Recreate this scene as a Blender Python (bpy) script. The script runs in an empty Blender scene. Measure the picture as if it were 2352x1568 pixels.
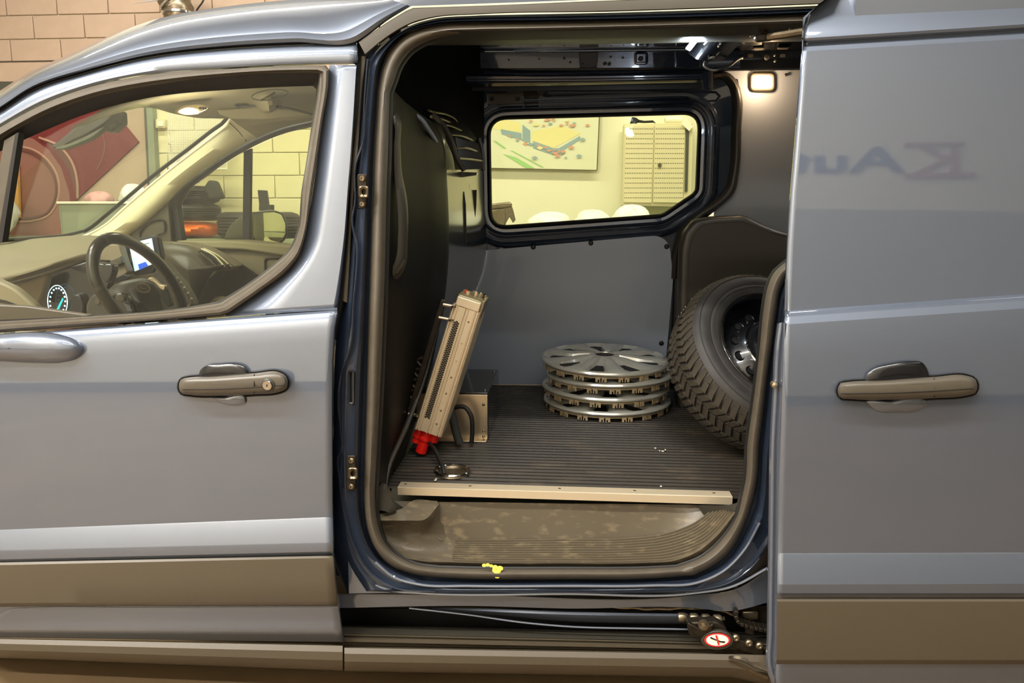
import bpy, bmesh, math, random
from mathutils import Vector, Matrix
random.seed(7)
R = math.radians
SC = bpy.context.scene
C = SC.collection

# ------------------------------------------------------------------ camera, light, exposure
FW, FH, FPX = 2352.0, 1568.0, 1720.0
CAM = Vector((0.0, -1.72, 1.30))
PITCH, YAW = R(10.0), R(4.5)
cam = bpy.data.cameras.new('camera'); camo = bpy.data.objects.new('camera', cam); C.objects.link(camo)
cam.sensor_width = 36.0; cam.lens = FPX / FW * 36.0; cam.clip_start = 0.05; cam.clip_end = 60
camo.location = CAM; camo.rotation_euler = (R(90) - PITCH, 0, YAW)
SC.camera = camo
MROT = Matrix.Rotation(YAW, 3, 'Z') @ Matrix.Rotation(R(90) - PITCH, 3, 'X')

w = bpy.data.worlds.new('world'); SC.world = w; w.use_nodes = True
w.node_tree.nodes['Background'].inputs[0].default_value = (1.0, 0.93, 0.80, 1)
w.node_tree.nodes['Background'].inputs[1].default_value = 0.12
SC.view_settings.view_transform = 'Standard'; SC.view_settings.look = 'None'
SC.view_settings.gamma = 1.0; SC.view_settings.exposure = 0.0
try: SC.view_settings.use_curve_mapping = False
except Exception: pass

def area(name, loc, size, energy, col, rot=(0, 0, 0)):
    l = bpy.data.lights.new(name, 'AREA'); l.shape = 'RECTANGLE'; l.size, l.size_y = size
    l.energy = energy; l.color = col
    o = bpy.data.objects.new(name, l); C.objects.link(o); o.location = loc; o.rotation_euler = rot
    return o
TUBE = (1.0, 0.95, 0.86)
# the ceiling's long strip lights: (x, y, length along x, length along y, watts)
STRIPS = [(-3.6, -1.6, 3.0, .14, 285), (-0.2, -1.6, 3.0, .14, 145), (3.8, -1.9, 3.0, .14, 20),
          (-3.4, -3.4, 3.0, .14, 290), (0.7, -3.4, 3.0, .14, 35),
          (-3.0, 3.3, 3.0, .14, 110), (0.8, 3.3, 3.0, .14, 120), (4.2, 3.3, 3.0, .14, 80)]
CEIL = 4.3
for k, (x, y, a, b, e) in enumerate(STRIPS):
    area('tube_light', (x, y, CEIL - .13), (a, b), e, TUBE)
    area('ceiling_fill', (x, y, CEIL - .32), (a, b), e * (.22 if y < 0 else .1), (1, .97, .92), (math.pi, 0, 0))  # added upward fill that brightens the unseen ceiling mirrored in the roof

# ------------------------------------------------------------------ pixel helpers: a ray of the photograph cut with the plane y = Y
def W(px, py, Y):
    d = MROT @ Vector(((px - FW / 2) / FPX, -(py - FH / 2) / FPX, -1.0))
    return CAM + d * ((Y - CAM.y) / d.y)
def WX(px, py, X):
    d = MROT @ Vector(((px - FW / 2) / FPX, -(py - FH / 2) / FPX, -1.0))
    return CAM + d * ((X - CAM.x) / d.x)
def WZ(px, py, Z):
    d = MROT @ Vector(((px - FW / 2) / FPX, -(py - FH / 2) / FPX, -1.0))
    return CAM + d * ((Z - CAM.z) / d.z)
def lerp(a, b, t): return a + (b - a) * t

def spline(pts, n, smooth=True, closed=False):
    """n points evenly spaced along a smooth curve; a doubled point is a corner"""
    P = [tuple(map(float, p)) for p in pts]; dim = len(P[0])
    if closed: P = P + [P[0]]
    runs, cur = [], [P[0]]
    for p in P[1:]:
        if max(abs(p[k] - cur[-1][k]) for k in range(dim)) < 1e-9:
            runs.append(cur); cur = [p]
        else: cur.append(p)
    runs.append(cur)
    dense = []
    for run in runs:
        m = len(run)
        if m == 1: continue
        t = [0.0]
        for i in range(1, m):
            t.append(t[-1] + max(1e-6, math.sqrt(sum((run[i][k] - run[i-1][k])**2 for k in range(min(dim, 3))))))
        loop = closed and len(runs) == 1
        def tang(i):
            if loop and (i == 0 or i == m - 1): i0, i1, dt0, dt1 = m - 2, 1, t[-1] - t[-2], t[1]
            elif i == 0: return [(run[1][k] - run[0][k]) / (t[1] - t[0]) for k in range(dim)]
            elif i == m - 1: return [(run[-1][k] - run[-2][k]) / (t[-1] - t[-2]) for k in range(dim)]
            else: i0, i1, dt0, dt1 = i - 1, i + 1, t[i] - t[i-1], t[i+1] - t[i]
            return [((run[i][k] - run[i0][k]) / dt0 * dt1 + (run[i1][k] - run[i][k]) / dt1 * dt0) / (dt0 + dt1) for k in range(dim)]
        T = [tang(i) for i in range(m)]
        for i in range(m - 1):
            h = t[i+1] - t[i]
            for s in range(12):
                u = s / 12.0
                if smooth:
                    a, b, c, d = 2*u**3 - 3*u*u + 1, u**3 - 2*u*u + u, -2*u**3 + 3*u*u, u**3 - u*u
                    dense.append([a * run[i][k] + b * h * T[i][k] + c * run[i+1][k] + d * h * T[i+1][k] for k in range(dim)])
                else: dense.append([lerp(run[i][k], run[i+1][k], u) for k in range(dim)])
        dense.append(list(run[-1]))
    L = [0.0]
    for i in range(1, len(dense)):
        L.append(L[-1] + math.sqrt(sum((dense[i][k] - dense[i-1][k])**2 for k in range(min(dim, 3)))))
    out, j = [], 0
    cnt = n if closed else n - 1
    for i in range(n):
        s = L[-1] * i / cnt
        while j < len(L) - 2 and L[j+1] < s: j += 1
        f = 0 if L[j+1] == L[j] else (s - L[j]) / (L[j+1] - L[j])
        out.append(tuple(lerp(dense[j][k], dense[j+1][k], f) for k in range(dim)))
    return out

def rpoly(cs, k=6):
    """outline of a polygon whose corners (x, y, radius) are rounded"""
    out = []; n = len(cs)
    for i in range(n):
        p0, p1, p2 = cs[i-1], cs[i], cs[(i+1) % n]
        a = Vector((p0[0] - p1[0], p0[1] - p1[1])); b = Vector((p2[0] - p1[0], p2[1] - p1[1]))
        la, lb = a.length, b.length; a.normalize(); b.normalize(); r = p1[2] if len(p1) > 2 else 0
        ang = a.angle(b); t = min(r / math.tan(ang / 2), la * .48, lb * .48) if r else 0
        s = Vector(p1[:2]) + a * t; e = Vector(p1[:2]) + b * t
        for j in range(k + 1 if r else 1):
            u = j / k if r else 0
            q = s * (1-u)**2 + Vector(p1[:2]) * 2 * u * (1-u) + e * u * u
            out.append((q.x, q.y))
    return out
def offset_loop(pts, d, closed=True):
    """px outline moved outwards by d (clockwise on screen or not: outwards from the centroid)"""
    n = len(pts); cx = sum(p[0] for p in pts) / n; cy = sum(p[1] for p in pts) / n
    area2 = sum(pts[i][0] * pts[(i+1) % n][1] - pts[(i+1) % n][0] * pts[i][1] for i in range(n))
    sg = 1 if area2 > 0 else -1
    out = []
    for i in range(n):
        a, b = pts[i-1], pts[(i+1) % n]
        tx, ty = b[0] - a[0], b[1] - a[1]; l = math.hypot(tx, ty) or 1
        out.append((pts[i][0] + sg * ty / l * d, pts[i][1] - sg * tx / l * d))
    return out

# ------------------------------------------------------------------ materials
def lin(c):
    return tuple((x / 12.92 if x <= .04045 else ((x + .055) / 1.055)**2.4) for x in [v / 255.0 for v in c])
def mat(name, rgb, rough=.5, metal=0.0, coat=0.0, noise=0.0, nscale=8, bump=0.0, bscale=60, emit=None, estr=0, rgb2=None, spec=None, ior=None, stretch=None, coat_ior=None, coat_rough=.03):
    m = bpy.data.materials.new(name); m.use_nodes = True; nt = m.node_tree; b = nt.nodes['Principled BSDF']
    c = lin(rgb); b.inputs['Base Color'].default_value = (*c, 1)
    b.inputs['Roughness'].default_value = rough; b.inputs['Metallic'].default_value = metal
    b.inputs['Coat Weight'].default_value = coat; b.inputs['Coat Roughness'].default_value = coat_rough
    if coat_ior: b.inputs['Coat IOR'].default_value = coat_ior
    if spec is not None: b.inputs['Specular IOR Level'].default_value = spec
    if ior: b.inputs['IOR'].default_value = ior
    tc = nt.nodes.new('ShaderNodeTexCoord'); src = tc.outputs['Object']
    if stretch:
        mp = nt.nodes.new('ShaderNodeMapping'); mp.inputs['Scale'].default_value = stretch
        nt.links.new(src, mp.inputs['Vector']); src = mp.outputs['Vector']
    if noise or rgb2:
        n = nt.nodes.new('ShaderNodeTexNoise'); n.inputs['Scale'].default_value = nscale; n.inputs['Detail'].default_value = 5
        nt.links.new(src, n.inputs['Vector'])
        r = nt.nodes.new('ShaderNodeValToRGB'); nt.links.new(n.outputs['Fac'], r.inputs['Fac'])
        c2 = lin(rgb2) if rgb2 else tuple(min(1, v * (1 + noise)) for v in c)
        c1 = c if rgb2 else tuple(v * (1 - noise) for v in c)
        r.color_ramp.elements[0].position = .35 if not rgb2 else .54; r.color_ramp.elements[0].color = (*c1, 1)
        r.color_ramp.elements[1].position = .68 if not rgb2 else .72; r.color_ramp.elements[1].color = (*c2, 1)
        nt.links.new(r.outputs['Color'], b.inputs['Base Color'])
    if bump:
        n2 = nt.nodes.new('ShaderNodeTexNoise'); n2.inputs['Scale'].default_value = bscale; n2.inputs['Detail'].default_value = 3
        nt.links.new(src, n2.inputs['Vector'])
        bp = nt.nodes.new('ShaderNodeBump'); bp.inputs['Strength'].default_value = bump; bp.inputs['Distance'].default_value = .002
        nt.links.new(n2.outputs['Fac'], bp.inputs['Height']); nt.links.new(bp.outputs['Normal'], b.inputs['Normal'])
    if emit:
        b.inputs['Emission Color'].default_value = (*lin(emit), 1); b.inputs['Emission Strength'].default_value = estr
    return m
def glassmat(name, tint, ior=1.25):
    m = bpy.data.materials.new(name); m.use_nodes = True; nt = m.node_tree
    for n in list(nt.nodes): nt.nodes.remove(n)
    out = nt.nodes.new('ShaderNodeOutputMaterial'); mx = nt.nodes.new('ShaderNodeMixShader')
    t = nt.nodes.new('ShaderNodeBsdfTransparent'); t.inputs[0].default_value = (*tint, 1)
    g = nt.nodes.new('ShaderNodeBsdfGlossy'); g.inputs['Roughness'].default_value = .02
    fr = nt.nodes.new('ShaderNodeFresnel' if ior > 1 else 'ShaderNodeValue')
    if ior > 1: fr.inputs['IOR'].default_value = ior
    else: fr.outputs[0].default_value = .06
    nt.links.new(fr.outputs[0], mx.inputs[0]); nt.links.new(t.outputs[0], mx.inputs[1]); nt.links.new(g.outputs[0], mx.inputs[2])
    nt.links.new(mx.outputs[0], out.inputs[0])
    return m
M = {}
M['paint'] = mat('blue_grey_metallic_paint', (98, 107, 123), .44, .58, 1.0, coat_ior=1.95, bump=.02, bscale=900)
M['paint_shaded'] = mat('dark_blue_shaded_paint', (40, 50, 67), .25, .35, 1.0, coat_ior=1.6)  # body paint again, its colour darkened for the shade inside
M['moulding'] = mat('grained_grey_plastic', (78, 70, 57), .38, 0, 0, bump=.15, bscale=700)
M['rubber'] = mat('grey_brown_rubber', (80, 73, 62), .5, 0, 0, noise=.08, nscale=30)
M['drip'] = mat('dark_drip_rubber', (66, 60, 50), .6)
M['rubber_black'] = mat('black_rubber', (20, 19, 18), .55)
M['plastic_black'] = mat('black_glossy_plastic', (26, 23, 19), .26, 0, .25)
M['plastic_dark'] = mat('dark_matt_plastic', (52, 49, 42), .42, 0, 0, bump=.1, bscale=500)
M['plastic_soft'] = mat('soft_dash_plastic', (118, 108, 84), .55, 0, 0, bump=.1, bscale=600)
M['plastic_mid'] = mat('mid_grey_dash_plastic', (70, 64, 50), .45, 0, 0, bump=.1, bscale=600)
M['handle'] = mat('door_handle_plastic', (82, 76, 66), .35, 0, 0, bump=.05, bscale=700)
M['chrome'] = mat('chrome', (215, 215, 215), .08, 1.0)
M['alu'] = mat('brushed_aluminium', (205, 190, 165), .35, 1.0, noise=.06, nscale=25, stretch=(1, 1, 30))
M['alu_pale'] = mat('anodised_pale_aluminium', (214, 198, 170), .42, .55)
M['steel'] = mat('dull_steel', (130, 118, 98), .35, .9, noise=.15, nscale=60)
M['steel_dark'] = mat('dark_oily_steel', (46, 40, 32), .4, .6, noise=.3, nscale=60)
M['well'] = mat('dusty_grey_step_plastic', (88, 79, 64), .42, 0, 0, rgb2=(118, 105, 83), nscale=26, bump=.1, bscale=500, stretch=(1, 2, 2))
M['floormat'] = mat('ribbed_rubber_mat', (36, 31, 24), .46, 0, 0, rgb2=(62, 52, 39), nscale=7, spec=.35, stretch=(1, 2, 1))
M['lining'] = mat('grey_laminate_board', (146, 156, 172), .35, 0, .15)
M['lining_pale'] = mat('pale_grey_lining', (150, 154, 160), .4, 0, .1)
M['arch'] = mat('dark_moulded_arch_plastic', (50, 46, 39), .42, 0, 0, bump=.12, bscale=400)
M['tyre'] = mat('tyre_rubber', (42, 39, 37), .6, 0, 0, noise=.2, nscale=25, bump=.2, bscale=120)
M['tyre_dirty'] = mat('dusty_tread_rubber', (54, 48, 38), .7, 0, 0, noise=.25, nscale=20, bump=.3, bscale=120)
M['rim_black'] = mat('black_painted_steel_rim', (16, 17, 20), .25, .2, .6)
M['hubcap'] = mat('silver_painted_plastic', (225, 224, 214), .22, .45, .8)
M['hub_back'] = mat('grey_plastic_back', (170, 152, 120), .45)
M['headliner'] = mat('beige_headliner', (150, 142, 112), .9, 0, 0, bump=.1, bscale=900)
M['pillar'] = mat('pale_pillar_trim', (224, 216, 180), .5)
M['glass_front'] = glassmat('clear_glass', (.93, .95, .90))
M['glass_tint'] = glassmat('green_tinted_glass', (.88, .90, .77))
M['glass_screen'] = glassmat('windscreen_glass', (.86, .90, .78), 0)
M['wall'] = mat('cream_painted_plaster', (226, 222, 194), .85, 0, 0, noise=.03, nscale=2)
M['wall_up'] = mat('peach_painted_block', (184, 160, 138), .85, 0, 0, noise=.04, nscale=6, bump=.3, bscale=60)
M['wall_low'] = mat('cream_painted_block', (228, 218, 178), .85, 0, 0, noise=.03, nscale=6, bump=.3, bscale=60)
M['wall_front'] = mat('pale_grey_painted_wall', (222, 214, 198), .8, 0, 0, noise=.03, nscale=2)
M['wall_dark'] = mat('plain_grey_panel', (158, 152, 142), .6)
M['kick'] = mat('dark_skirting', (70, 62, 52), .6)
M['ceil'] = mat('grey_ceiling', (196, 202, 212), .9)
M['concrete'] = mat('brown_grey_concrete', (118, 98, 72), .35, 0, 0, noise=.12, nscale=3, spec=.4)
M['red'] = mat('dark_red_print', (112, 30, 34), .5)
M['mauve'] = mat('mauve_print', (140, 92, 82), .5)
M['mauve_dark'] = mat('mauve_shadow_print', (104, 60, 54), .5)
M['mauve_pale'] = mat('mauve_light_print', (176, 134, 116), .5)
M['greygreen'] = mat('grey_green_paint', (134, 142, 118), .5)
M['darkframe'] = mat('dark_grey_green_frame', (74, 74, 62), .5)
M['white'] = mat('white_plastic', (235, 232, 215), .5)
M['white_bag'] = mat('white_plastic_bag', (240, 238, 226), .4, bump=.2, bscale=20)
M['pink'] = mat('pink_cloth', (214, 160, 160), .8)
M['orange'] = mat('orange_plastic_sack', (255, 120, 20), .45)
M['orange_pale'] = mat('pale_orange_paint', (216, 160, 90), .6)
M['paper'] = mat('paper', (238, 232, 208), .8)
M['black'] = mat('plain_black', (12, 12, 12), .5)
M['void'] = mat('dull_black_void', (7, 7, 7), .9, spec=.1)
M['charcoal'] = mat('charcoal_fabric', (40, 40, 36), .8)
M['redplastic'] = mat('red_connector_plastic', (225, 30, 22), .35)
M['sign_white'] = mat('white_sticker', (245, 240, 225), .5)
M['sign_red'] = mat('red_sticker_ink', (215, 40, 32), .5)
M['leather'] = mat('black_wheel_leather', (34, 29, 23), .32, 0, .2)
M['blue_ink'] = mat('navy_sign_letters', (34, 46, 104), .6)
M['red_ink'] = mat('red_sign_letters', (168, 96, 94), .6)
M['mirror'] = mat('mirror_glass', (225, 225, 215), .02, 1.0)
M['screen'] = mat('lit_touch_screen', (200, 225, 240), .3, emit=(205, 228, 240), estr=.95)
M['screen_blue'] = mat('blue_screen_patch', (30, 80, 200), .3, emit=(40, 90, 210), estr=.8)
M['gauge_white'] = mat('lit_gauge_marks', (220, 240, 255), .3, emit=(200, 230, 255), estr=1.6)
M['gauge_teal'] = mat('teal_gauge_needle', (0, 190, 200), .3, emit=(20, 200, 205), estr=1.2)
M['lamp_warm'] = mat('warm_lamp_lens', (255, 220, 160), .3, emit=(255, 214, 150), estr=14)
M['lamp_dome'] = mat('dome_lamp_lens', (255, 240, 200), .3, emit=(255, 240, 190), estr=2.2)
M['lamp_led'] = mat('cool_led_bar', (230, 245, 255), .3, emit=(225, 240, 255), estr=7)
M['tubes'] = mat('fluorescent_tube', (255, 250, 235), .3, emit=(255, 246, 226), estr=4)
M['print_grey'] = mat('print_pale_ground', (214, 214, 184), .7)
M['print_green'] = mat('print_green', (150, 196, 120), .7)
M['print_yellow'] = mat('print_yellow', (222, 212, 150), .7)
M['print_blue'] = mat('print_blue', (140, 162, 166), .7)
M['print_red'] = mat('print_red', (206, 150, 124), .7)
M['cabinet'] = mat('cream_enamelled_steel', (214, 204, 164), .5)
M['yellowpaint'] = mat('yellow_paint_drip', (236, 220, 80), .5)
# ------------------------------------------------------------------ mesh builder
class MB:
    def __init__(s): s.v, s.f = [], []
    def add(s, vs, fs):
        o = len(s.v); s.v += [Vector(v) for v in vs]; s.f += [tuple(i + o for i in f) for f in fs]; return s
    def rows(s, rows, cu=False, cv=False):
        n = len(rows[0]); m = len(rows); fs = []
        for j in range(m if cv else m - 1):
            for i in range(n if cu else n - 1):
                a, b = j * n + i, j * n + (i + 1) % n; c, d = ((j + 1) % m) * n + (i + 1) % n, ((j + 1) % m) * n + i
                fs.append((a, b, c, d))
        return s.add([p for r in rows for p in r], fs)
    def box(s, c, size, rot=None):
        c = Vector(c); h = [v / 2 for v in size]; vs = []
        for x in (-1, 1):
            for y in (-1, 1):
                for z in (-1, 1):
                    p = Vector((x * h[0], y * h[1], z * h[2])); vs.append(c + (rot @ p if rot else p))
        return s.add(vs, [(0, 1, 3, 2), (4, 6, 7, 5), (0, 4, 5, 1), (2, 3, 7, 6), (0, 2, 6, 4), (1, 5, 7, 3)])
    def tube(s, pts, r, seg=8, closed=False, caps=True):
        P = [Vector(p) for p in pts]; n = len(P); rr = r if isinstance(r, (list, tuple)) else [r] * n
        rows = []; up = None
        for i in range(n):
            a = P[i-1] if (i > 0 or closed) else P[i]; b = P[(i+1) % n] if (i < n-1 or closed) else P[i]
            t = (b - a).normalized()
            if up is None:
                up = Vector((0, 0, 1)) if abs(t.z) < .9 else Vector((1, 0, 0))
            u = (up - t * up.dot(t)).normalized(); up = u; v = t.cross(u)
            rows.append([P[i] + (u * math.cos(q) + v * math.sin(q)) * rr[i] for q in [2 * math.pi * k / seg for k in range(seg)]])
        o = len(s.v); s.rows(rows, cu=True, cv=closed)
        if caps and not closed:
            s.f.append(tuple(o + k for k in range(seg))[::-1]); s.f.append(tuple(o + (n-1) * seg + k for k in range(seg)))
        return s
    def lathe(s, prof, c, axis=(0, 0, 1), seg=32, xdir=None, arc=None):
        """prof = [(radius, height)] turned about an axis"""
        ax = Vector(axis).normalized(); x = Vector(xdir) if xdir else (Vector((1, 0, 0)) if abs(ax.x) < .9 else Vector((0, 1, 0)))
        x = (x - ax * x.dot(ax)).normalized(); y = ax.cross(x); c = Vector(c); rows = []
        for (r, h) in prof:
            rows.append([c + ax * h + (x * math.cos(q) + y * math.sin(q)) * r for q in [2 * math.pi * k / seg for k in range(seg)]])
        return s.rows(rows, cu=True)
    def disc(s, c, r, axis=(0, -1, 0), seg=16, th=.002, rx=None):
        ax = Vector(axis).normalized(); x = Vector((1, 0, 0)) if abs(ax.x) < .9 else Vector((0, 1, 0))
        x = (x - ax * x.dot(ax)).normalized(); y = ax.cross(x); c = Vector(c); rx = rx or r
        a = [c + (x * math.cos(q) * rx + y * math.sin(q) * r) for q in [2 * math.pi * k / seg for k in range(seg)]]
        return s.prism(a, ax * -th)
    def prism(s, poly, vec):
        n = len(poly); vec = Vector(vec); o = len(s.v)
        s.v += [Vector(p) for p in poly] + [Vector(p) + vec for p in poly]
        s.f.append(tuple(o + i for i in range(n))); s.f.append(tuple(o + n + i for i in range(n))[::-1])
        for i in range(n): s.f.append((o + (i+1) % n, o + i, o + n + i, o + n + (i+1) % n))
        return s
    def build(s, name, m, parent=None, sharp=38, bevel=0, solid=0, seg=2, **props):
        xs = [v.x for v in s.v]; ys = [v.y for v in s.v]; zs = [v.z for v in s.v]
        o0 = Vector(((min(xs) + max(xs)) / 2, (min(ys) + max(ys)) / 2, min(zs) if parent is None else (min(zs) + max(zs)) / 2))
        me = bpy.data.meshes.new(name); me.from_pydata([v - o0 for v in s.v], [], s.f); me.validate()
        bm = bmesh.new(); bm.from_mesh(me); bmesh.ops.remove_doubles(bm, verts=bm.verts, dist=1e-6)
        bmesh.ops.recalc_face_normals(bm, faces=bm.faces); bm.to_mesh(me); bm.free()
        me.materials.append(M[m] if isinstance(m, str) else m)
        me.shade_smooth(); me.set_sharp_from_angle(angle=R(sharp))
        o = bpy.data.objects.new(name, me); C.objects.link(o)
        WLOC[o.name] = o0
        if parent is not None:
            o.parent = parent; o.location = o0 - WLOC[parent.name]
        else: o.location = o0
        if solid:
            q = o.modifiers.new('solid', 'SOLIDIFY'); q.thickness = abs(solid); q.offset = -1 if solid > 0 else 1
            q.use_even_offset = False
        if bevel:
            q = o.modifiers.new('bevel', 'BEVEL'); q.width = bevel; q.segments = seg; q.limit_method = 'ANGLE'; q.angle_limit = R(40)
            q.harden_normals = False
        for k, v in props.items(): o[k] = v
        return o
WLOC = {}
def empty(name, loc, label=None, category=None, group=None):
    o = bpy.data.objects.new(name, None); C.objects.link(o); o.location = loc; WLOC[o.name] = Vector(loc)
    if label: o['label'] = label; o['category'] = category
    if group: o['group'] = group
    return o
def tag(o, label, category, group=None):
    o['label'] = label; o['category'] = category
    if group: o['group'] = group
    return o
def Yof(Y, px, py): return Y(px, py) if callable(Y) else Y
def ribbon(name, A, B, Y, prof, m, parent, n=40, smooth=True, closed=False, solid=0, sub=1, sharp=38, **pr):
    """surface between the outlines A and B; prof = [(t, depth offset)]; Y = depth of the outline"""
    a = spline(A, n, smooth, closed); b = spline(B, n, smooth, closed)
    rows = []
    for t, dy in prof:
        row = []
        for p, q in zip(a, b):
            x, y = lerp(p[0], q[0], t), lerp(p[1], q[1], t)
            yy = lerp(p[2], q[2], t) if len(p) > 2 else Yof(Y, x, y)
            row.append(W(x, y, yy + dy))
        rows.append(row)
    mb = MB().rows(rows, cu=closed)
    return mb.build(name, m, parent, solid=solid, sharp=sharp, **pr)
def skin(name, rows, m, parent, n=40, smooth=True, solid=0, sharp=38, closed=False, vs=0, **pr):
    """rows: each a list of (px, py, Y) points, resampled; vs > 0 also smooths across the rows"""
    rr = [spline(r, n, smooth, closed) for r in rows]
    if vs:
        cols = [spline([r[i] for r in rr], vs) for i in range(n)]
        rr = [[cols[i][j] for i in range(n)] for j in range(vs)]
    return MB().rows([[W(*p) for p in r] for r in rr], cu=closed).build(name, m, parent, solid=solid, sharp=sharp, **pr)
def plate(name, pts, Y, th, m, parent, smooth=False, n=0, bevel=0, closed=True, seg=2, **pr):
    p = spline(pts, n, smooth, True) if n else pts
    front = [W(q[0], q[1], q[2] if len(q) > 2 else Yof(Y, q[0], q[1])) for q in p]
    return MB().prism(front, (0, th, 0)).build(name, m, parent, bevel=bevel, seg=seg, **pr)
def rrect(x0, y0, x1, y1, r, k=4):
    out = []
    for cx, cy, a0 in ((x1-r, y0+r, -90), (x1-r, y1-r, 0), (x0+r, y1-r, 90), (x0+r, y0+r, 180)):
        for i in range(k + 1):
            a = R(a0 + 90 * i / k); out.append((cx + r * math.cos(a), cy + r * math.sin(a)))
    return out
def ell(cx, cy, rx, ry, n=20, rot=0):
    return [(cx + rx * math.cos(a) * math.cos(rot) - ry * math.sin(a) * math.sin(rot), cy + rx * math.cos(a) * math.sin(rot) + ry * math.sin(a) * math.cos(rot)) for a in [2 * math.pi * k / n for k in range(n)]]
def wtube(name, pts, r, m, parent, n=24, seg=8, closed=False, smooth=True, **pr):
    p = spline(pts, n, smooth, closed)
    return MB().tube([W(*q) for q in p], r, seg, closed).build(name, m, parent, **pr)
def text(name, body, size, mtx, m, parent, depth=.003, shear=0, bold=0, sx=1):
    cu = bpy.data.curves.new(name, 'FONT'); cu.body = body; cu.size = size; cu.extrude = depth; cu.shear = shear; cu.offset = bold
    cu.align_x = 'LEFT'; t = bpy.data.objects.new('tmp', cu); C.objects.link(t)
    bpy.context.view_layer.update()
    me = bpy.data.meshes.new_from_object(t.evaluated_get(bpy.context.evaluated_depsgraph_get()))
    bpy.data.objects.remove(t); me.transform(mtx @ Matrix.Diagonal((sx, 1, 1, 1)))
    mb = MB(); mb.add([v.co for v in me.vertices], [tuple(p.vertices) for p in me.polygons]); bpy.data.meshes.remove(me)
    return mb.build(name, m, parent, sharp=20)
def faceM(origin, xd, yd):
    x = Vector(xd).normalized(); y = Vector(yd); y = (y - x * y.dot(x)).normalized(); z = x.cross(y)
    return Matrix.Translation(origin) @ Matrix((x, y, z)).transposed().to_4x4()

# ------------------------------------------------------------------ the workshop
BW = 5.0
def struct(o): o['kind'] = 'structure'; return o
struct(MB().box((0, .35, -.05), (16, 9.5, .1)).build('floor', 'concrete'))
struct(MB().box((0, .35, CEIL + .05), (16, 9.5, .1)).build('ceiling', 'ceil'))
struct(MB().box((-8.05, .35, CEIL / 2), (.1, 9.5, CEIL)).build('wall_left', 'wall_front'))
struct(MB().box((8.05, .35, CEIL / 2), (.1, 9.5, CEIL)).build('wall_right', 'wall_dark'))
wf = struct(MB().box((0, -4.45, CEIL / 2), (16, .1, CEIL)).build('wall_front', 'wall_front'))
struct(MB().box((0, -4.385, .07), (15.9, .03, .14)).build('baseboard_front', 'kick'))
wb = struct(MB().box((0, BW + .06, CEIL / 2), (16, .1, CEIL)).build('wall_back', 'wall'))
# blocks of the back wall where the photograph shows them
proto = {}
def block(x, z, wd, hh, key):
    k = (round(wd, 3), key)
    if k not in proto:
        b = MB().box((x, BW - .005 + .01, z), (wd, .03, hh)).build('block', key, wb, bevel=.004, seg=1)
        proto[k] = b
    else:
        b = proto[k].copy(); C.objects.link(b); b.parent = wb; b.location = Vector((x, BW + .005, z)) - WLOC[wb.name]
    return b
bh, bw_ = .2, .475
x_lo = W(-90, 100, BW).x; x_hi = W(745, 300, BW).x
z = 1.0; row = 0
zsplit = W(200, 215, BW).z
while z < W(0, -20, BW).z + .1:
    x = x_lo - (bw_ / 2 if row % 2 else 0)
    while x < x_hi:
        block(x + bw_ / 2, z + bh / 2, bw_ - .008, bh - .008, 'wall_up' if z + bh / 2 > zsplit else 'wall_low')
        x += bw_
    z += bh; row += 1
# lintel beam above the printed banner
a, b = W(-90, 141, BW - .06), W(300, 187, BW - .06)
struct(MB().box(((a.x + b.x) / 2, BW - .03, (a.z + b.z) / 2), (b.x - a.x, .05, a.z - b.z)).build('trim_1', 'wall_up', bevel=.006))

a, b = W(-90, 138, BW - .06), W(300, 142, BW - .06)
struct(MB().box(((a.x + b.x) / 2, BW - .035, (a.z + b.z) / 2), (b.x - a.x, .05, .012)).build('trim_2', 'kick', bevel=.002))
struct(MB().box((3.5, -4.385, 1.08), (4.4, .03, 2.16)).build('reflection_panel', 'wall_dark'))  # unseen grey panel added to dim the sliding door's reflection
# ventilation duct, top left
d = empty('ventilation_duct', W(410, 20, 4.5), 'round silver metal air duct above the van roof', 'duct')
pts = [(372, -70), (386, -30), (398, 0), (408, 18), (412, 60)]
sp = spline([(a_, b_) for a_, b_ in pts], 30)
MB().tube([W(p[0], p[1], 4.6) for p in sp], [.118 + (.006 if i % 3 == 0 else 0) for i in range(30)], 24).build('pipe', 'steel', d)
for k in (9, 18, 23):
    p = W(sp[k][0], sp[k][1], 4.6); q = W(sp[k+1][0], sp[k+1][1], 4.6)
    MB().lathe([(.122, -.012), (.132, -.008), (.132, .008), (.122, .012)], p, q - p, 24).build('joint_ring', 'chrome', d)
tag(wtube('ceiling_cable', [(480, -40, 4.7), (465, 5, 4.7), (452, 24, 4.7), (448, 60, 4.7)], .007, 'black', None), 'thin black cable hanging beside the silver air duct', 'cable')

# red printed banner on the back wall
BY = BW - .05
ban = empty('wall_banner', W(120, 560, BY), 'large dark red and mauve printed banner seen through the windscreen', 'banner')
plate('backing', [(-120, 187), (205, 187), (318, 326), (172, 462), (176, 580), (-120, 580)], BY, .02, 'red', ban)
plate('top_strip', [(-120, 187), (60, 187), (60, 225), (-120, 225)], BY - .012, .012, 'darkframe', ban)
plate('mauve_shape', [(-120, 308), (40, 312), (75, 318), (112, 345), (140, 385), (158, 440), (165, 500), (166, 580), (-120, 580)], BY - .008, .008, 'mauve', ban, smooth=False)
plate('mauve_shape', [(95, 320), (140, 340), (170, 378), (181, 430), (178, 462), (172, 440), (160, 392), (130, 350)], BY - .010, .010, 'mauve_dark', ban)
MB().tube([W(p[0], p[1], BY - .012) for p in spline([(38, 343), (70, 350), (105, 375), (127, 415), (125, 460), (108, 488), (75, 500), (40, 502)], 30)], .012, 6).build('printed_line', 'mauve_dark', ban)
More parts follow.
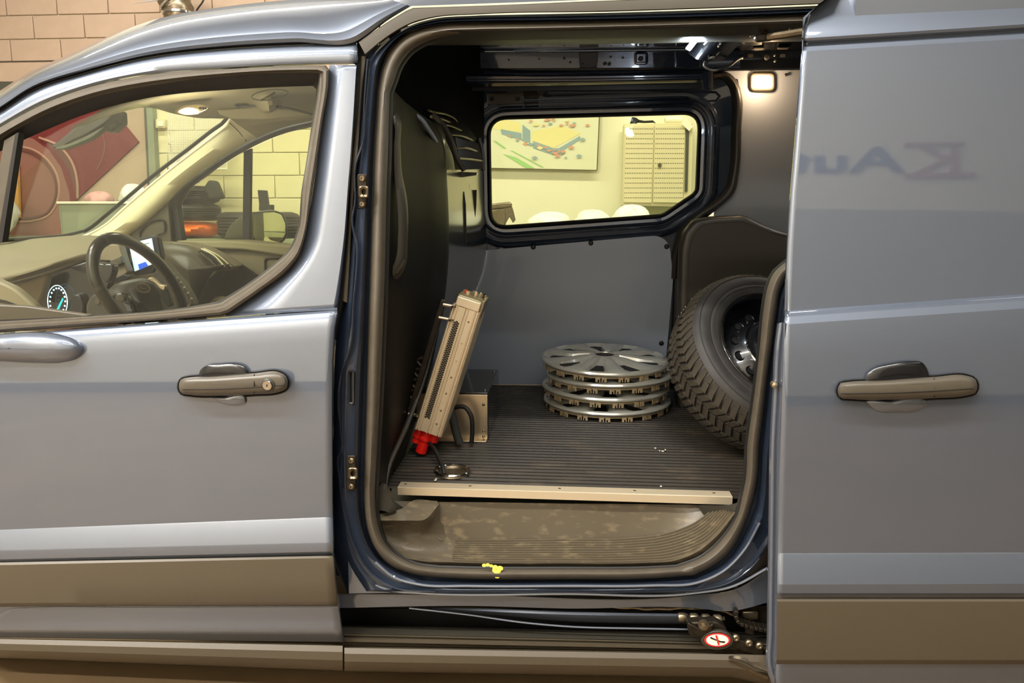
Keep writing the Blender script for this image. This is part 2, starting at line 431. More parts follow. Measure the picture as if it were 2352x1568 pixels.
MB().tube([W(p[0], p[1], BY - .012) for p in spline([(38, 336), (72, 342), (110, 368), (134, 412), (132, 462), (112, 494), (76, 507), (40, 509)], 30)], .010, 6).build('printed_line', 'mauve_pale', ban)
MB().tube([W(p[0], p[1], BY - .012) for p in spline([(90, 316), (135, 335), (165, 372), (178, 425), (178, 455)], 30)], .011, 6).build('printed_line', 'mauve_pale', ban)
MB().tube([W(p[0], p[1], BY - .012) for p in spline([(232, 300), (240, 325), (238, 355), (222, 392)], 20)], .004, 6).build('printed_line', 'mauve', ban)
text('lettering', 'SUOMI', .06, faceM(W(18, 208, BY - .014), (1, 0, 0), (0, 0, 1)), 'red_ink', ban, .001)
# peach sheet: wall tone plus tan windscreen reflection put in its colour; grey-green post
plate('peach_sheet', [(196, 185), (338, 185), (340, 430), (335, 590), (150, 590), (160, 462)], BW - .030, .008, 'wall_up', ban)
po = empty('wall_post', W(350, 560, BW - .1), 'grey-green upright post between the red banner and the cream blocks', 'post')
plate('post_body', [(330, 160), (345, 160), (360, 430), (362, 600), (346, 600), (342, 430)], BW - .08, .07, 'greygreen', po)
plate('post_edge', [(326, 160), (331, 160), (343, 430), (347, 600), (343, 600), (339, 430)], BW - .085, .05, 'darkframe', po)
sw = empty('junction_box', W(368, 284, BW - .04), 'small cream junction box on the blocks beside the post', 'box')
plate('box_body', rrect(357, 273, 379, 294, 3), BW - .06, .05, 'cabinet', sw, bevel=.004)
plate('box_lid', rrect(361, 277, 375, 290, 2), BW - .07, .012, 'white', sw, bevel=.003)
# wire basket panel
wg = empty('wire_basket', W(450, 392, BW - .2), 'white wire mesh basket hanging on the cream block wall', 'basket')
mb = MB()
for i in range(33):
    x = 386 + i * 4.1; mb.tube([W(x, 252, BW - .2), W(x + 1, 388, BW - .2)], .0022, 4)
for j in range(34):
    y = 254 + j * 4.0; mb.tube([W(385, y, BW - .2), W(520, y - 1, BW - .2)], .0022, 4)
mb.build('wire_mesh', 'white', wg, kind='stuff')
MB().tube([W(x, y, BW - .2) for x, y in [(386, 252), (386, 390), (521, 388), (521, 250)]], .008, 6, closed=True).build('rim', 'white', wg)
for x in (388, 518): MB().tube([W(x, 330, BW - .2), W(x, 330, BW - .012)], .006, 6).build('hook', 'steel', wg)
hc = empty('hanging_chain', W(392, 400, BW - .05), 'thin wire chain hanging below the white basket', 'chain')
for k in range(9):
    p = W(392, 400 + k * 8, BW - .05)
    e = [p + Vector((.010 * math.cos(a) * (1 if k % 2 else .3), .010 * math.cos(a) * (0 if k % 2 else .6), .018 * math.sin(a))) for a in [2 * math.pi * i / 12 for i in range(12)]]
    MB().tube(e, .0025, 5, closed=True).build('link', 'steel', hc)

# bench along the back wall (its top lies under what the windows show)
TZ = 1.06
bx0, bx1 = -6.4, 3.0
bn = empty('workbench', (-1.7, 4.6, 0), 'long bench along the back wall under the tyres and bags', 'bench')
MB().box(((bx0 + bx1) / 2, 4.58, TZ - .02), (bx1 - bx0, .74, .04)).build('bench_top', 'greygreen', bn, bevel=.004)
MB().box(((bx0 + bx1) / 2, 4.92, TZ - .2), (bx1 - bx0, .03, .3)).build('back_rail', 'greygreen', bn, bevel=.004)
for k in range(7):
    for yy in (4.27, 4.88): MB().box((lerp(bx0 + .05, bx1 - .05, k / 6), yy, (TZ - .04) / 2), (.06, .06, TZ - .04)).build('leg', 'greygreen', bn, bevel=.004)

def bag(name, cx, cy, cz, rx, ry, rz, m, seed, label, cat, group=None):
    random.seed(seed); rows = []; ph = [random.uniform(0, 6) for _ in range(6)]
    for j in range(12):
        v = math.pi * j / 11; row = []
        for i in range(28):
            u = 2 * math.pi * i / 28
            q = 1 + .10 * math.sin(3 * u + ph[0] + 2 * v) + .07 * math.sin(7 * u + ph[1] - 3 * v) + .05 * math.sin(11 * u + ph[2] + 5 * v)
            sy = abs(math.sin(v))**.7
            row.append(Vector((cx + rx * math.cos(u) * sy * q, cy + ry * math.sin(u) * sy * q, cz + rz * (.5 + .5 * math.cos(v) * (1 + .12 * math.sin(5 * u + ph[3]))) * 1.0)))
        rows.append(row)
    mb = MB().rows(rows, cu=True)
    lo = min(v.z for v in mb.v)
    for v in mb.v: v.z += cz - lo
    return tag(mb.build(name, m, None, sharp=60), label, cat, group)
def atb(px, Y): return W(px, 480, Y).x
bag('plastic_bag', atb(1262, 4.55), 4.5, TZ, .17, .2, .20, 'white_bag', 1, 'crumpled white bag at the left under the printed poster', 'bag')
bag('plastic_bag', atb(1360, 4.6), 4.62, TZ, .15, .2, .215, 'white_bag', 2, 'flat white bag in the middle below the rear window view', 'bag')
bag('plastic_bag', atb(1450, 4.5), 4.45, TZ, .15, .18, .25, 'white_bag', 3, 'white bag right below the perforated cabinet', 'bag')
bag('plastic_bag', atb(14, 4.6), 4.45, TZ, .14, .2, .42, 'white_bag', 4, 'pale plastic bag at the foot of the red banner', 'bag')
bag('plastic_bag', atb(305, 4.5), 4.52, TZ + .232, .10, .12, .20, 'white_bag', 5, 'white crumpled bag in the right end of the grey-green box', 'bag')
bb = empty('storage_box', (atb(240, 4.5), 4.5, TZ), 'open grey-green plastic box behind the windscreen base', 'box')
mb = MB(); x0, x1 = atb(172, 4.5), atb(335, 4.5)
for bx, by, sx_, sy_ in (((x0 + x1) / 2, 4.32, x1 - x0, .02), ((x0 + x1) / 2, 4.72, x1 - x0, .02), (x0, 4.52, .02, .42), (x1, 4.52, .02, .42)):
    mb.box((bx, by, TZ + .15), (sx_, sy_, .30))
mb.box(((x0 + x1) / 2, 4.52, TZ + .01), (x1 - x0, .4, .02)).box(((x0 + x1) / 2, 4.52, TZ + .22), (x1 - x0 - .03, .38, .02))
mb.build('box_body', 'greygreen', bb, bevel=.004)
MB().box(((x0 + x1) / 2, 4.30, TZ + .295), (x1 - x0 + .02, .03, .02)).build('rim', 'white', bb, bevel=.004)
bag('cloth', atb(232, 4.5), 4.50, TZ + .232, .11, .10, .145, 'pink', 8, 'pink crumpled cloth heaped in the grey-green box', 'cloth')
tag(plate('orange_panel', [(14, 380), (40, 380), (44, 500), (14, 500)], 4.9, .03, 'orange_pale', None), 'orange upright panel at the left beside the quarter window bar', 'panel')

# tyres on the bench
def tyre(name, cx, cy, cz, ro, wd, label, m='tyre', group=None, grooves=4):
    t = empty(name, (cx, cy, cz), label, 'tyre', group)
    prof = [(ro * .62, .02), (ro * .66, 0), (ro * .8, -.004), (ro * .94, .012), (ro * .985, .03)]
    for k in range(grooves):
        a = .03 + (wd - .06) * (k + .35) / grooves; b_ = .03 + (wd - .06) * (k + .65) / grooves
        prof += [(ro, a - .006), (ro * .965, a), (ro * .965, b_ - .008), (ro, b_)]
    prof += [(ro * .985, wd - .03), (ro * .94, wd - .012), (ro * .8, wd + .004), (ro * .66, wd), (ro * .62, wd - .02), (ro * .60, wd / 2), (ro * .62, .02)]
    MB().lathe(prof, (cx, cy, cz + .004), seg=40).build('tyre_body', m, t)
    return t
t1x = atb(428, 4.55)
bag('sack', t1x + .02, 4.55, TZ, .27, .24, .125, 'orange', 11, 'bright orange sack lying under the small tyre stack', 'sack')
tyre('tyre', t1x - .02, 4.55, TZ + .145, .30, .135, 'dark tyre lying on the orange sack, lower of two')
tyre('tyre', t1x - .02, 4.55, TZ + .29, .30, .135, 'dark tyre lying directly under the bright alloy wheel')
cwx = atb(450, 4.5)
cw = empty('alloy_wheel', (cwx, 4.45, TZ + .44), 'bright silver alloy wheel lying slanted on the tyre stack', 'wheel')
ax = Vector((.2, -.8, .45)).normalized(); cc = Vector((cwx + .02, 4.40, TZ + .552)); KS = .78
MB().lathe([(r_ * KS, h_ * KS) for r_, h_ in [(.145, .04), (.155, .03), (.15, 0), (.13, -.06), (.12, -.08)]], cc, ax, 32).build('rim', 'chrome', cw)
for k in range(14):
    q = 2 * math.pi * k / 14; u = ax.cross(Vector((0, 0, 1))).normalized(); v = ax.cross(u)
    MB().tube([cc + ax * .016 + (u * math.cos(q) + v * math.sin(q)) * .016, cc + ax * .012 + (u * math.cos(q) + v * math.sin(q)) * .148 * KS], [.011, .007], 6).build('spoke', 'chrome', cw)
MB().disc(cc + ax * .03, .024, ax, 16, .016).build('hub', 'steel', cw)
hb = plate('black_bag', [(478, 412), (490, 416), (506, 456), (478, 458), (466, 430)], 4.36, .12, 'charcoal', None, bevel=.02)
tag(hb, 'black pouch leaning behind the silver alloy wheel', 'bag')
tyre('tyre', atb(600, 4.62), 4.56, TZ, .34, .21, 'large tyre lying flat behind the passenger mirror', grooves=6)
bt = empty('black_battery', (atb(605, 4.5), 4.5, TZ + .214), 'black upright power tool battery on the large tyre', 'tool')
plate('tool_body', [(591, 436), (610, 437), (616, 482), (596, 482)], 4.45, .05, 'black', bt, bevel=.006)
plate('tool_foot', [(594, 470), (622, 470), (622, 484), (594, 484)], 4.44, .08, 'charcoal', bt, bevel=.006)

# the printed aerial view poster
ps = empty('wall_poster', W(1240, 390, BW - .03), 'printed aerial drawing of a yellow-roofed building with parked cars', 'poster')
PY = BW - .045
plate('sheet', [(1010, 250), (1378, 240), (1371, 390), (1060, 385), (1008, 384)], PY, .006, 'print_grey', ps)
npr = [0]
def pr(name, pts, m):
    npr[0] += 1; plate(name, pts, PY - .001 - .00025 * npr[0], .0002, m, ps)
pr('print_building', [(1085, 262), (1150, 272), (1195, 282), (1197, 303), (1150, 300), (1085, 283)], 'print_yellow')
pr('print_building', [(1222, 302), (1290, 288), (1334, 306), (1272, 340), (1222, 322)], 'print_yellow')
pr('print_facade', [(1150, 296), (1198, 306), (1198, 322), (1152, 308)], 'print_blue')
pr('print_facade', [(1200, 286), (1218, 300), (1218, 330), (1200, 316)], 'print_blue')
pr('print_facade', [(1224, 324), (1272, 341), (1284, 340), (1284, 354), (1270, 356), (1224, 340)], 'print_blue')
pr('print_facade', [(1284, 340), (1332, 312), (1334, 320), (1286, 350)], 'print_blue')
pr('print_lawn', [(1155, 353), (1185, 361), (1228, 386), (1208, 386)], 'print_green')
pr('print_lawn', [(1172, 345), (1178, 346), (1250, 384), (1244, 384)], 'print_green')
pr('print_lawn', [(1132, 322), (1140, 324), (1163, 340), (1158, 341)], 'print_green')
random.seed(4)
for k in range(34):
    t = k / 33.0
    if k < 20: cx, cy = lerp(1172, 1300, t * 1.7) + random.uniform(-5, 5), lerp(316, 358, t * 1.7) + random.uniform(-5, 5)
    else: cx, cy = random.uniform(1215, 1350), random.uniform(270, 300)
    s_ = random.uniform(4, 9)
    pr('print_car', [(cx - s_, cy), (cx, cy - s_ * .45), (cx + s_, cy), (cx, cy + s_ * .5)], random.choice(['print_red', 'print_red', 'print_blue', 'print_yellow']))
for cx, cy, mm in ((1338, 320, 'print_blue'), (1312, 338, 'print_red'), (1330, 358, 'print_blue'), (1293, 348, 'print_red'), (1228, 362, 'print_blue'), (1281, 357, 'print_red')):
    pr('print_car', [(cx - 8, cy), (cx, cy - 4), (cx + 8, cy), (cx, cy + 4)], mm)
mb = MB()
for a_, b_ in (((1378, 240), (1371, 391)), ((1371, 391), (1008, 384))):
    mb.tube([W(a_[0], a_[1], PY), W(b_[0], b_[1], PY)], .004, 4)
mb.build('poster_edge', 'steel', ps)

# perforated steel cabinet
cb = empty('tool_cabinet', W(1505, 470, BW - .1), 'cream perforated two-door steel cabinet on the wall', 'cabinet')
CY = BW - .22
plate('body', [(1434, 284), (1592, 282), (1588, 475), (1429, 472)], CY, .2, 'cabinet', cb, bevel=.004)
for d_ in (0, 1):
    x0, x1 = ((1437, 1502), (1505, 1574))[d_]
    dr = plate('door', [(x0, 289), (x1, 288), (x1 - 5, 466), (x0 - 5, 465)], CY - .014, .013, 'cabinet', cb, bevel=.003)
    mb = MB()
    for r_ in range(15):
        y = 296 + r_ * 11.3
        for k in range(16):
            x = lerp(x0 + 3, x1 - 3, k / 15) - (y - 288) / 178 * 5
            mb.disc(W(x, y, CY - .0145), .0045, (0, -1, 0), 6, .002)
    mb.build('perforations', 'darkframe', dr, kind='stuff')
MB().disc(W(1515, 379, CY - .016), .016, (0, -1, 0), 16, -.012).build('knob', 'steel', cb)
plate('side_rail', [(1576, 290), (1583, 290), (1579, 440), (1573, 440)], CY - .012, .01, 'darkframe', cb)
dt = empty('hand_tool', W(1475, 284, CY + .05), 'black handheld tool on top of the perforated cabinet', 'tool')
plate('tool_head', [(1452, 268), (1462, 270), (1468, 275), (1463, 284), (1447, 284)], CY + .02, .05, 'black', dt, bevel=.006)
plate('tool_grip', [(1464, 274), (1480, 277), (1500, 276), (1507, 283), (1502, 281), (1480, 282), (1464, 281)], CY + .03, .03, 'black', dt, bevel=.004)
a = W(1527, 276, CY + .06); b = W(1565, 276, CY + .06)
rl = empty('paper_roll', a, 'white paper roll lying on top of the perforated cabinet', 'roll')
MB().tube([a, b], .032, 20).build('roll_body', 'paper', rl)
MB().tube([a - Vector((.002, 0, 0)), b + Vector((.002, 0, 0))], .012, 12).build('core', 'hub_back', rl)
tag(plate('paper_sheet', [(1574, 268), (1592, 290), (1583, 301), (1566, 285)], CY - .03, .003, 'paper', None), 'white paper sheet folded over the cabinet corner', 'paper')
# caulking gun behind the rear window's lower left corner
cg = empty('caulking_gun', (atb(1150, 4.4), 4.4, TZ), 'grey metal caulking gun lying behind the rear window corner', 'tool')
plate('tube_holder', [(1110, 470), (1170, 463), (1176, 468), (1175, 476), (1118, 484)], 4.38, .06, 'steel', cg, bevel=.012)
plate('trigger', [(1160, 474), (1176, 474), (1180, 488), (1184, 505), (1178, 512), (1170, 498), (1160, 515), (1150, 500)], 4.39, .03, 'steel', cg, bevel=.004)
plate('grip', [(1124, 484), (1160, 478), (1162, 500), (1160, 548), (1130, 548)], 4.385, .04, 'steel', cg, bevel=.006)

# seen only as reflections in the paintwork: the facing wall, its sign and a parked car
sg = empty('wall_sign', (2.6, -4.38, 2.7), 'workshop sign with a red letter and navy lettering, mirrored in the sliding door', 'sign')
FM = lambda x, z: faceM(Vector((x, -4.395, z)), (-1, 0, 0), (0, 0, 1))
text('letters', 'K', .26, FM(2.97, 2.47), 'red_ink', sg, .01, bold=.004, sx=2.0)
MB().box((2.79, -4.385, 2.44), (.52, .02, .035)).build('letter_bar', 'red_ink', sg)
MB().box((2.75, -4.385, 2.68), (.44, .02, .025)).build('letter_bar', 'red_ink', sg)
text('letters', 'Auto', .28, FM(2.52, 2.47), 'blue_ink', sg, .01, bold=.006, sx=2.1)

# ================================================================== THE VAN
van = empty('van', (0.6, .9, 0), 'blue-grey metallic panel van with its side door slid open', 'van')
def TB(py):                                     # tumblehome: the side leans in above the belt line
    return 0.0 if py > 712 else (712 - py) / 612.0 * .085
def TBY(b=0.0): return lambda x, y: TB(y) + b

# ---------------- front door
DR = [(819, 98), (822, 130), (818, 200), (812, 300), (803, 420), (793, 560), (778, 690), (775, 708)]
def dre(py):
    P = [(98, 820), (200, 818), (300, 812), (420, 803), (560, 793), (690, 778), (708, 775), (750, 767), (830, 762), (950, 761), (1150, 762), (1250, 764), (1275, 765), (1330, 769), (1390, 776), (1430, 781), (1476, 789)]
    for a, b in zip(P, P[1:]):
        if a[0] <= py <= b[0]: return lerp(a[1], b[1], (py - a[0]) / (b[0] - a[0]))
    return P[0][1] if py < 98 else P[-1][1]
fd_rows = [(772, 708, .006), (774, 711, -.002), (778, 717, -.009), (788, 728, -.015), (806, 752, -.021), (832, 782, -.0232), (866, 826, -.0252), (910, 866, -.0268), (944, 900, -.0278), (1000, 960, -.029),
           (1060, 1030, -.0295), (1130, 1100, -.0295), (1190, 1160, -.029), (1219, 1187, -.0285), (1222, 1190, -.0300), (1264, 1244, -.047), (1268, 1248, -.048), (1286, 1266, -.0465), (1294, 1273, -.040), (1300, 1279, -.030),
           (1392, 1390, -.030), (1400, 1397, -.030), (1440, 1440, -.022), (1463, 1474, -.012)]
rows = []
for l, r, Y in fd_rows:
    xr = dre(r); rows.append([(lerp(-70, xr, t), lerp(l, r, t), Y) for t in [k / 12 for k in range(13)]])
fdoor = skin('front_door', rows, 'paint', van, n=50, smooth=False, sharp=18, solid=.012)
# rear shut face of the front door
skin('door_edge', [[(dre(p), p, -.02 if p > 715 else TB(p)) for p in range(100, 1476, 25)], [(dre(p) + 4, p, .05 + TB(p)) for p in range(100, 1476, 25)]], 'paint_shaded', fdoor, n=50, smooth=False)
# window surround: painted strip over the window and the panel behind it
GAP = [(-70, 290), (0, 252), (73, 205), (197, 165), (329, 132), (512, 110), (680, 101), (820, 97)]
TRO = [(-70, 335), (0, 292), (110, 234), (205, 200), (329, 174), (548, 157), (690, 150), (757, 148)]
ribbon('window_surround', GAP, [(p[0], p[1]) for p in TRO[:-1]] + [(821, 147)], TBY(.006), [(0, .022), (.06, .012), (.2, .003), (.45, -.002), (.8, -.001), (.93, .003), (1, .012)], 'paint', fdoor, n=50, solid=.01)
A2 = [(821, 149), (818, 200), (812, 300), (803, 420), (793, 560), (778, 690), (775, 708)]
B2 = [(757, 149), (745, 250), (730, 360), (712, 480), (700, 545), (688, 585), (660, 622), (600, 668), (520, 722)]
ribbon('rear_pillar_cover', A2, B2, TBY(.006), [(0, .006), (.04, 0), (.5, -.002), (1, .002)], 'paint', fdoor, n=50, solid=.01, sharp=30)
skin('belt_crease', [[(518, 722, .008), (650, 714, .008), (775, 706, .008)], [(518, 727, -.004), (650, 718, -.004), (774, 711, -.004)]], 'paint', fdoor, n=14)
# brown trim frame and black run channel around the side glass
TO = [(-70, 335), (0, 292), (110, 234), (205, 200), (329, 174), (548, 157), (690, 150), (757, 150), (757, 150), (755, 200), (743, 270), (730, 360), (712, 480), (701, 545), (688, 585), (660, 622), (600, 668), (520, 724), (520, 724), (400, 733), (200, 748), (0, 764), (-70, 770)]
TI = [(-70, 366), (0, 322), (110, 262), (219, 224), (366, 195), (548, 173), (690, 168), (733, 168), (733, 168), (730, 210), (718, 292), (706, 370), (695, 439), (689, 520), (669, 572), (622, 616), (570, 655), (504, 697), (504, 697), (400, 712), (197, 727), (0, 738), (-70, 742)]
TP = [(0, .010), (.10, -.006), (.3, -.011), (.55, -.011), (.68, -.004), (.74, .002), (.86, .002), (1, .016)]
ribbon('window_trim', TO, TI, TBY(.0), TP, 'rubber', fdoor, n=110, sharp=30)
CI = [(-70, 385), (44, 326), (110, 297), (183, 267), (329, 227), (548, 205), (690, 198), (728, 197), (728, 197), (722, 240), (714, 296), (703, 372), (692, 440), (684, 520), (665, 570), (620, 612), (568, 651), (502, 692), (502, 692), (400, 709), (200, 724), (0, 734), (-70, 738)]
ribbon('glass_channel', TI, CI, TBY(.016), [(0, 0), (.5, .012), (1, .03)], 'rubber_black', fdoor, n=110)
CH = [(-70, 366), (0, 324), (44, 305), (110, 264), (219, 226), (366, 197), (548, 176), (690, 170), (732, 170), (716, 300), (694, 440), (687, 520), (667, 572), (620, 614), (503, 695), (400, 710), (200, 725), (0, 735), (-70, 740)]
plate('window_glass', CH, TBY(.045), .003, 'glass_front', fdoor, smooth=False)
# quarter light bar and sail at the front of the door
plate('quarter_bar', [(8, 322), (36, 306), (-4, 556), (-34, 560)], .055, .02, 'rubber', fdoor, bevel=.003)
plate('quarter_bar_seal', [(36, 306), (43, 304), (5, 556), (-5, 556)], .052, .02, 'rubber_black', fdoor)
plate('mirror_sail', [(-70, 690), (0, 700), (60, 703), (205, 724), (190, 729), (-70, 740)], .03, .02, 'plastic_mid', fdoor, bevel=.003)
# handle
def handle(parent, Y, x0, x1, ymid_l, ymid_r, cup, cupY, lock):
    ht = (lambda t: lerp(ymid_l, ymid_r, t))
    L = x1 - x0
    def outline(g):
        P = [(x0 - g, ht(0) + 2), (x0 + 6, ht(.02) - 18 - g), (x0 + L * .08, ht(.08) - 21 - g), (x0 + L * .3, ht(.3) - 21 - g), (x0 + L * .7, ht(.7) - 25 - g), (x1 - L * .08, ht(.93) - 25 - g), (x1 - 5, ht(1) - 16 - g), (x1 + g, ht(1)), (x1 - 4, ht(1) + 16 + g), (x1 - L * .08, ht(.93) + 22 + g), (x1 - L * .3, ht(.7) + 25 + g), (x0 + L * .4, ht(.4) + 25 + g), (x0 + L * .1, ht(.1) + 20 + g), (x0 + 5, ht(.02) + 15 + g)]
        return P
    h = empty_part('door_handle', W(x0 + L / 2, ht(.5), Y), parent)
    O = spline(outline(4), 60, True, True)
    ribbon('gasket', O, spline(outline(0), 60, True, True), Y - .004, [(0, .004), (.5, -.002), (1, .002)], 'rubber_black', h, n=60, closed=True)
    # grip: bulged bar
    O = spline(outline(0), 60, True, True); cx = sum(p[0] for p in O) / 60; cy = sum(p[1] for p in O) / 60
    rows = []
    for t, d in ((0, 0), (.06, -.014), (.16, -.022), (.34, -.028), (.6, -.030)):
        row = []
        for p in O:
            tt = (p[0] - x0) / L; my = ht(min(1, max(0, tt)))
            mx = min(max(p[0], x0 + 22), x1 - 22)
            x, y = lerp(p[0], mx, t), lerp(p[1], my, t)
            row.append(W(x, y, Y + d - .006 * math.sin(math.pi * min(1, max(0, tt)))))
        rows.append(row)
    mb = MB().rows(rows, cu=True); n0 = len(mb.v) - 60; mb.f.append(tuple(n0 + i for i in range(60)))
    mb.build('grip', 'handle', h, sharp=50)
    # parting line and seam along the grip
    MB().tube([W(lerp(x0 + 8, x1 - 10, t), ht(t) + 6 + 3 * math.sin(math.pi * t), Y - .031 - .006 * math.sin(math.pi * t)) for t in [k / 20 for k in range(21)]], .0009, 5).build('seam', 'rubber_black', h)
    xs = x0 + L * .69
    MB().tube([W(xs, ht(.69) + dy, Y - .026 - .008 * math.cos(dy / 24 * 1.3)) for dy in range(-22, 24, 4)], .0012, 5).build('seam', 'rubber_black', h)
    # upper cup coloured black for the shade in a body-colour recess; pale scoop below
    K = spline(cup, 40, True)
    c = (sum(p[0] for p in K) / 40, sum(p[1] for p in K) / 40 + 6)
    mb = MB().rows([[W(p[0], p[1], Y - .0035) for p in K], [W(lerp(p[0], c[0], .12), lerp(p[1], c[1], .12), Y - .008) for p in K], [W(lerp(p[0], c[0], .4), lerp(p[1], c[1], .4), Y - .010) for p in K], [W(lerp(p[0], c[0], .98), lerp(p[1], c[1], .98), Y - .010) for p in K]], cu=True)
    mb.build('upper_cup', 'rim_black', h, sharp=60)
    K = spline(cupY, 30, True, True); c = (sum(p[0] for p in K) / 30, sum(p[1] for p in K) / 30)
    mb = MB().rows([[W(lerp(p[0], c[0], t), lerp(p[1], c[1], t), Y + d) for p in K] for t, d in ((0, -.0035), (.15, -.006), (.5, -.0085), (.98, -.009))], cu=True)
    mb.build('lower_scoop', 'paint', h, sharp=60)
    if lock:
        p = W(lock[0], lock[1], Y - .034)
        MB().lathe([(.017, .010), (.016, 0), (.012, -.002)], p, (0, 1, 0), 24, ).build('lock_bezel', 'plastic_dark', h)
        MB().lathe([(.0115, .004), (.0115, -.004), (.0105, -.005), (.0001, -.005)], p, (0, 1, 0), 24).build('lock_cylinder', 'chrome', h)
        MB().box(p + Vector((0, -.0055, 0)), (.0015, .002, .006)).build('key_slot', 'black', h)
    return h
def empty_part(name, loc, parent):
    o = bpy.data.objects.new(name, None); C.objects.link(o); o.parent = parent; o.location = Vector(loc) - WLOC[parent.name]; WLOC[o.name] = Vector(loc); return o
# handles hang one level under the van, so that their own pieces stay sub-parts
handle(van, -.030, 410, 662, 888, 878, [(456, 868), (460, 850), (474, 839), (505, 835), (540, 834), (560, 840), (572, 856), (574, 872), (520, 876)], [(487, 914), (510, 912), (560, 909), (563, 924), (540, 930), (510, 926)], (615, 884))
# moulding strip low on the door
mr = []
for l, r, Y in ((1291, 1274, -.036), (1293, 1276, -.048), (1299, 1281, -.053), (1340, 1330, -.055), (1385, 1380, -.052), (1391, 1388, -.046), (1393, 1391, -.032)):
    xr = dre(r) - 1; mr.append([(lerp(-70, xr, t), lerp(l, r, t), Y) for t in [k / 12 for k in range(13)]])
skin('side_moulding', mr, 'moulding', fdoor, n=40, smooth=False, sharp=25, solid=.01)
skin('door_scallop', [[(-70, 1440, -.031), (0, 1410, -.031), (20, 1399, -.031), (60, 1396, -.031), (300, 1395, -.031), (775, 1393, -.031)], [(-70, 1446, -.022), (0, 1420, -.026), (22, 1409, -.027), (60, 1404, -.028), (300, 1403, -.028), (777, 1400, -.028)]], 'paint', fdoor, n=50)
# mirror foot on the outside at the left: blue shell
mb = MB(); rows = []
Kp = [(-80, 768), (0, 766), (80, 762), (140, 768), (180, 782), (195, 800), (185, 820), (150, 832), (80, 834), (0, 830), (-80, 826)]
K = spline(Kp, 50, True, True); c = (20, 800)
for t, d in ((0, -.018), (.05, -.034), (.15, -.046), (.4, -.058), (.75, -.062), (.98, -.062)): rows.append([W(lerp(p[0], c[0], t), lerp(p[1], c[1], t), d) for p in K])
MB().rows(rows, cu=True).build('wing_mirror_foot', 'paint', van, sharp=60)

# ---------------- roof side panel
SIL = [(-70, 258), (0, 216), (66, 174), (165, 130), (234, 98), (285, 76), (366, 50), (505, 25), (651, 9), (856, -4), (1100, -18), (1500, -30), (1900, -42)]
GP2 = [(-70, 288), (0, 250), (73, 203), (197, 163), (329, 130), (512, 108), (680, 99), (826, 95), (850, 82), (900, 42), (950, 16), (1104, 9), (1400, -2), (1700, -12), (1900, -18)]
# front part, over the door
SF = [(-70, 250), (0, 208), (66, 166), (165, 122), (234, 90), (285, 68), (366, 42), (505, 17), (651, 1), (760, -6), (870, -10)]
GF = [(-70, 288), (0, 250), (73, 203), (197, 163), (329, 130), (512, 108), (680, 99), (826, 95), (850, 78), (886, 50), (944, 14)]
ribbon('roof_side', GF, SF, TBY(.0), [(0, .022), (.03, .006), (.12, -.002), (.22, .004), (.27, .012), (.34, .014), (.5, .028), (.66, .055), (.8, .10), (.92, .17), (1, .30)], 'paint', van, n=70, sharp=24)
SB = [(860, -14), (944, -14), (1104, -16), (1400, -22), (1900, -34)]
GB = [(826, 97), (886, 52), (944, 16), (1104, 12), (1400, 0), (1700, -10), (1900, -16)]
skin('roof_skin', [[(300, 10, .5), (500, -20, .5), (1100, -90, .5), (2600, -140, .4)], [(380, -6, 1.35), (500, -14, 1.35), (1100, -30, 1.35), (2600, -70, 1.3)]], 'black', van, n=30)
RS = [W(944, 14, .1), W(2700, -90, .1)]
mb = MB(); mb.rows([[W(x, y, .10) for x, y in ((900, 40), (944, 14), (1400, -2), (2000, -22), (2700, -48))], [W(x, y - 26, .15) for x, y in ((900, 40), (944, 14), (1400, -2), (2000, -22), (2700, -48))], [W(x, y - 60, .4) for x, y in ((900, 40), (944, 14), (1400, -2), (2000, -22), (2700, -48))]]).build('roof_rail', 'paint', van)
skin('door_gutter', [[(p[0], p[1], TB(p[1]) + .03) for p in GF[:8]], [(p[0], p[1] + 3, TB(p[1]) + .03) for p in GAP]], 'black', van, n=50)

# ---------------- frame of the side opening
# rubber drip trim along the top
DA = [(824, 97), (886, 53), (944, 18), (944, 18), (1104, 13), (1400, 1), (1700, -8), (1900, -14)]
DB = [(840, 127), (882, 92), (940, 57), (990, 42), (1104, 33), (1400, 27), (1700, 17), (1900, 9)]
ribbon('drip_trim', DA, DB, TBY(.0), [(0, .004), (.08, .0), (.5, -.001), (.9, .0), (1, .008)], 'drip', van, n=60, sharp=30)
OUT = [(1900, 12), (1700, 20), (1400, 29), (1104, 35), (990, 44), (940, 59), (882, 94), (842, 128), (833, 188), (822, 300), (810, 420), (800, 560), (785, 700), (772, 760), (764, 900), (764, 1150), (768, 1290), (800, 1366), (800, 1366), (900, 1369), (1079, 1369), (1300, 1371), (1480, 1370), (1598, 1369), (1680, 1358), (1740, 1325), (1790, 1270), (1795, 1150), (1800, 1020), (1803, 900), (1808, 780), (1822, 680), (1840, 640)]
SO = [(1900, 32), (1700, 40), (1300, 50), (1104, 52), (1010, 56), (960, 66), (924, 83), (895, 115), (877, 160), (868, 214), (860, 330), (855, 450), (850, 600), (845, 760), (842, 900), (838, 1050), (836, 1150), (842, 1210), (862, 1262), (895, 1298), (938, 1316), (1000, 1326), (1079, 1330), (1300, 1331), (1500, 1329), (1598, 1321), (1645, 1295), (1676, 1267), (1712, 1198), (1730, 1145), (1739, 1100), (1744, 1020), (1754, 940), (1765, 847), (1775, 780), (1783, 717), (1792, 665), (1803, 640), (1840, 605)]
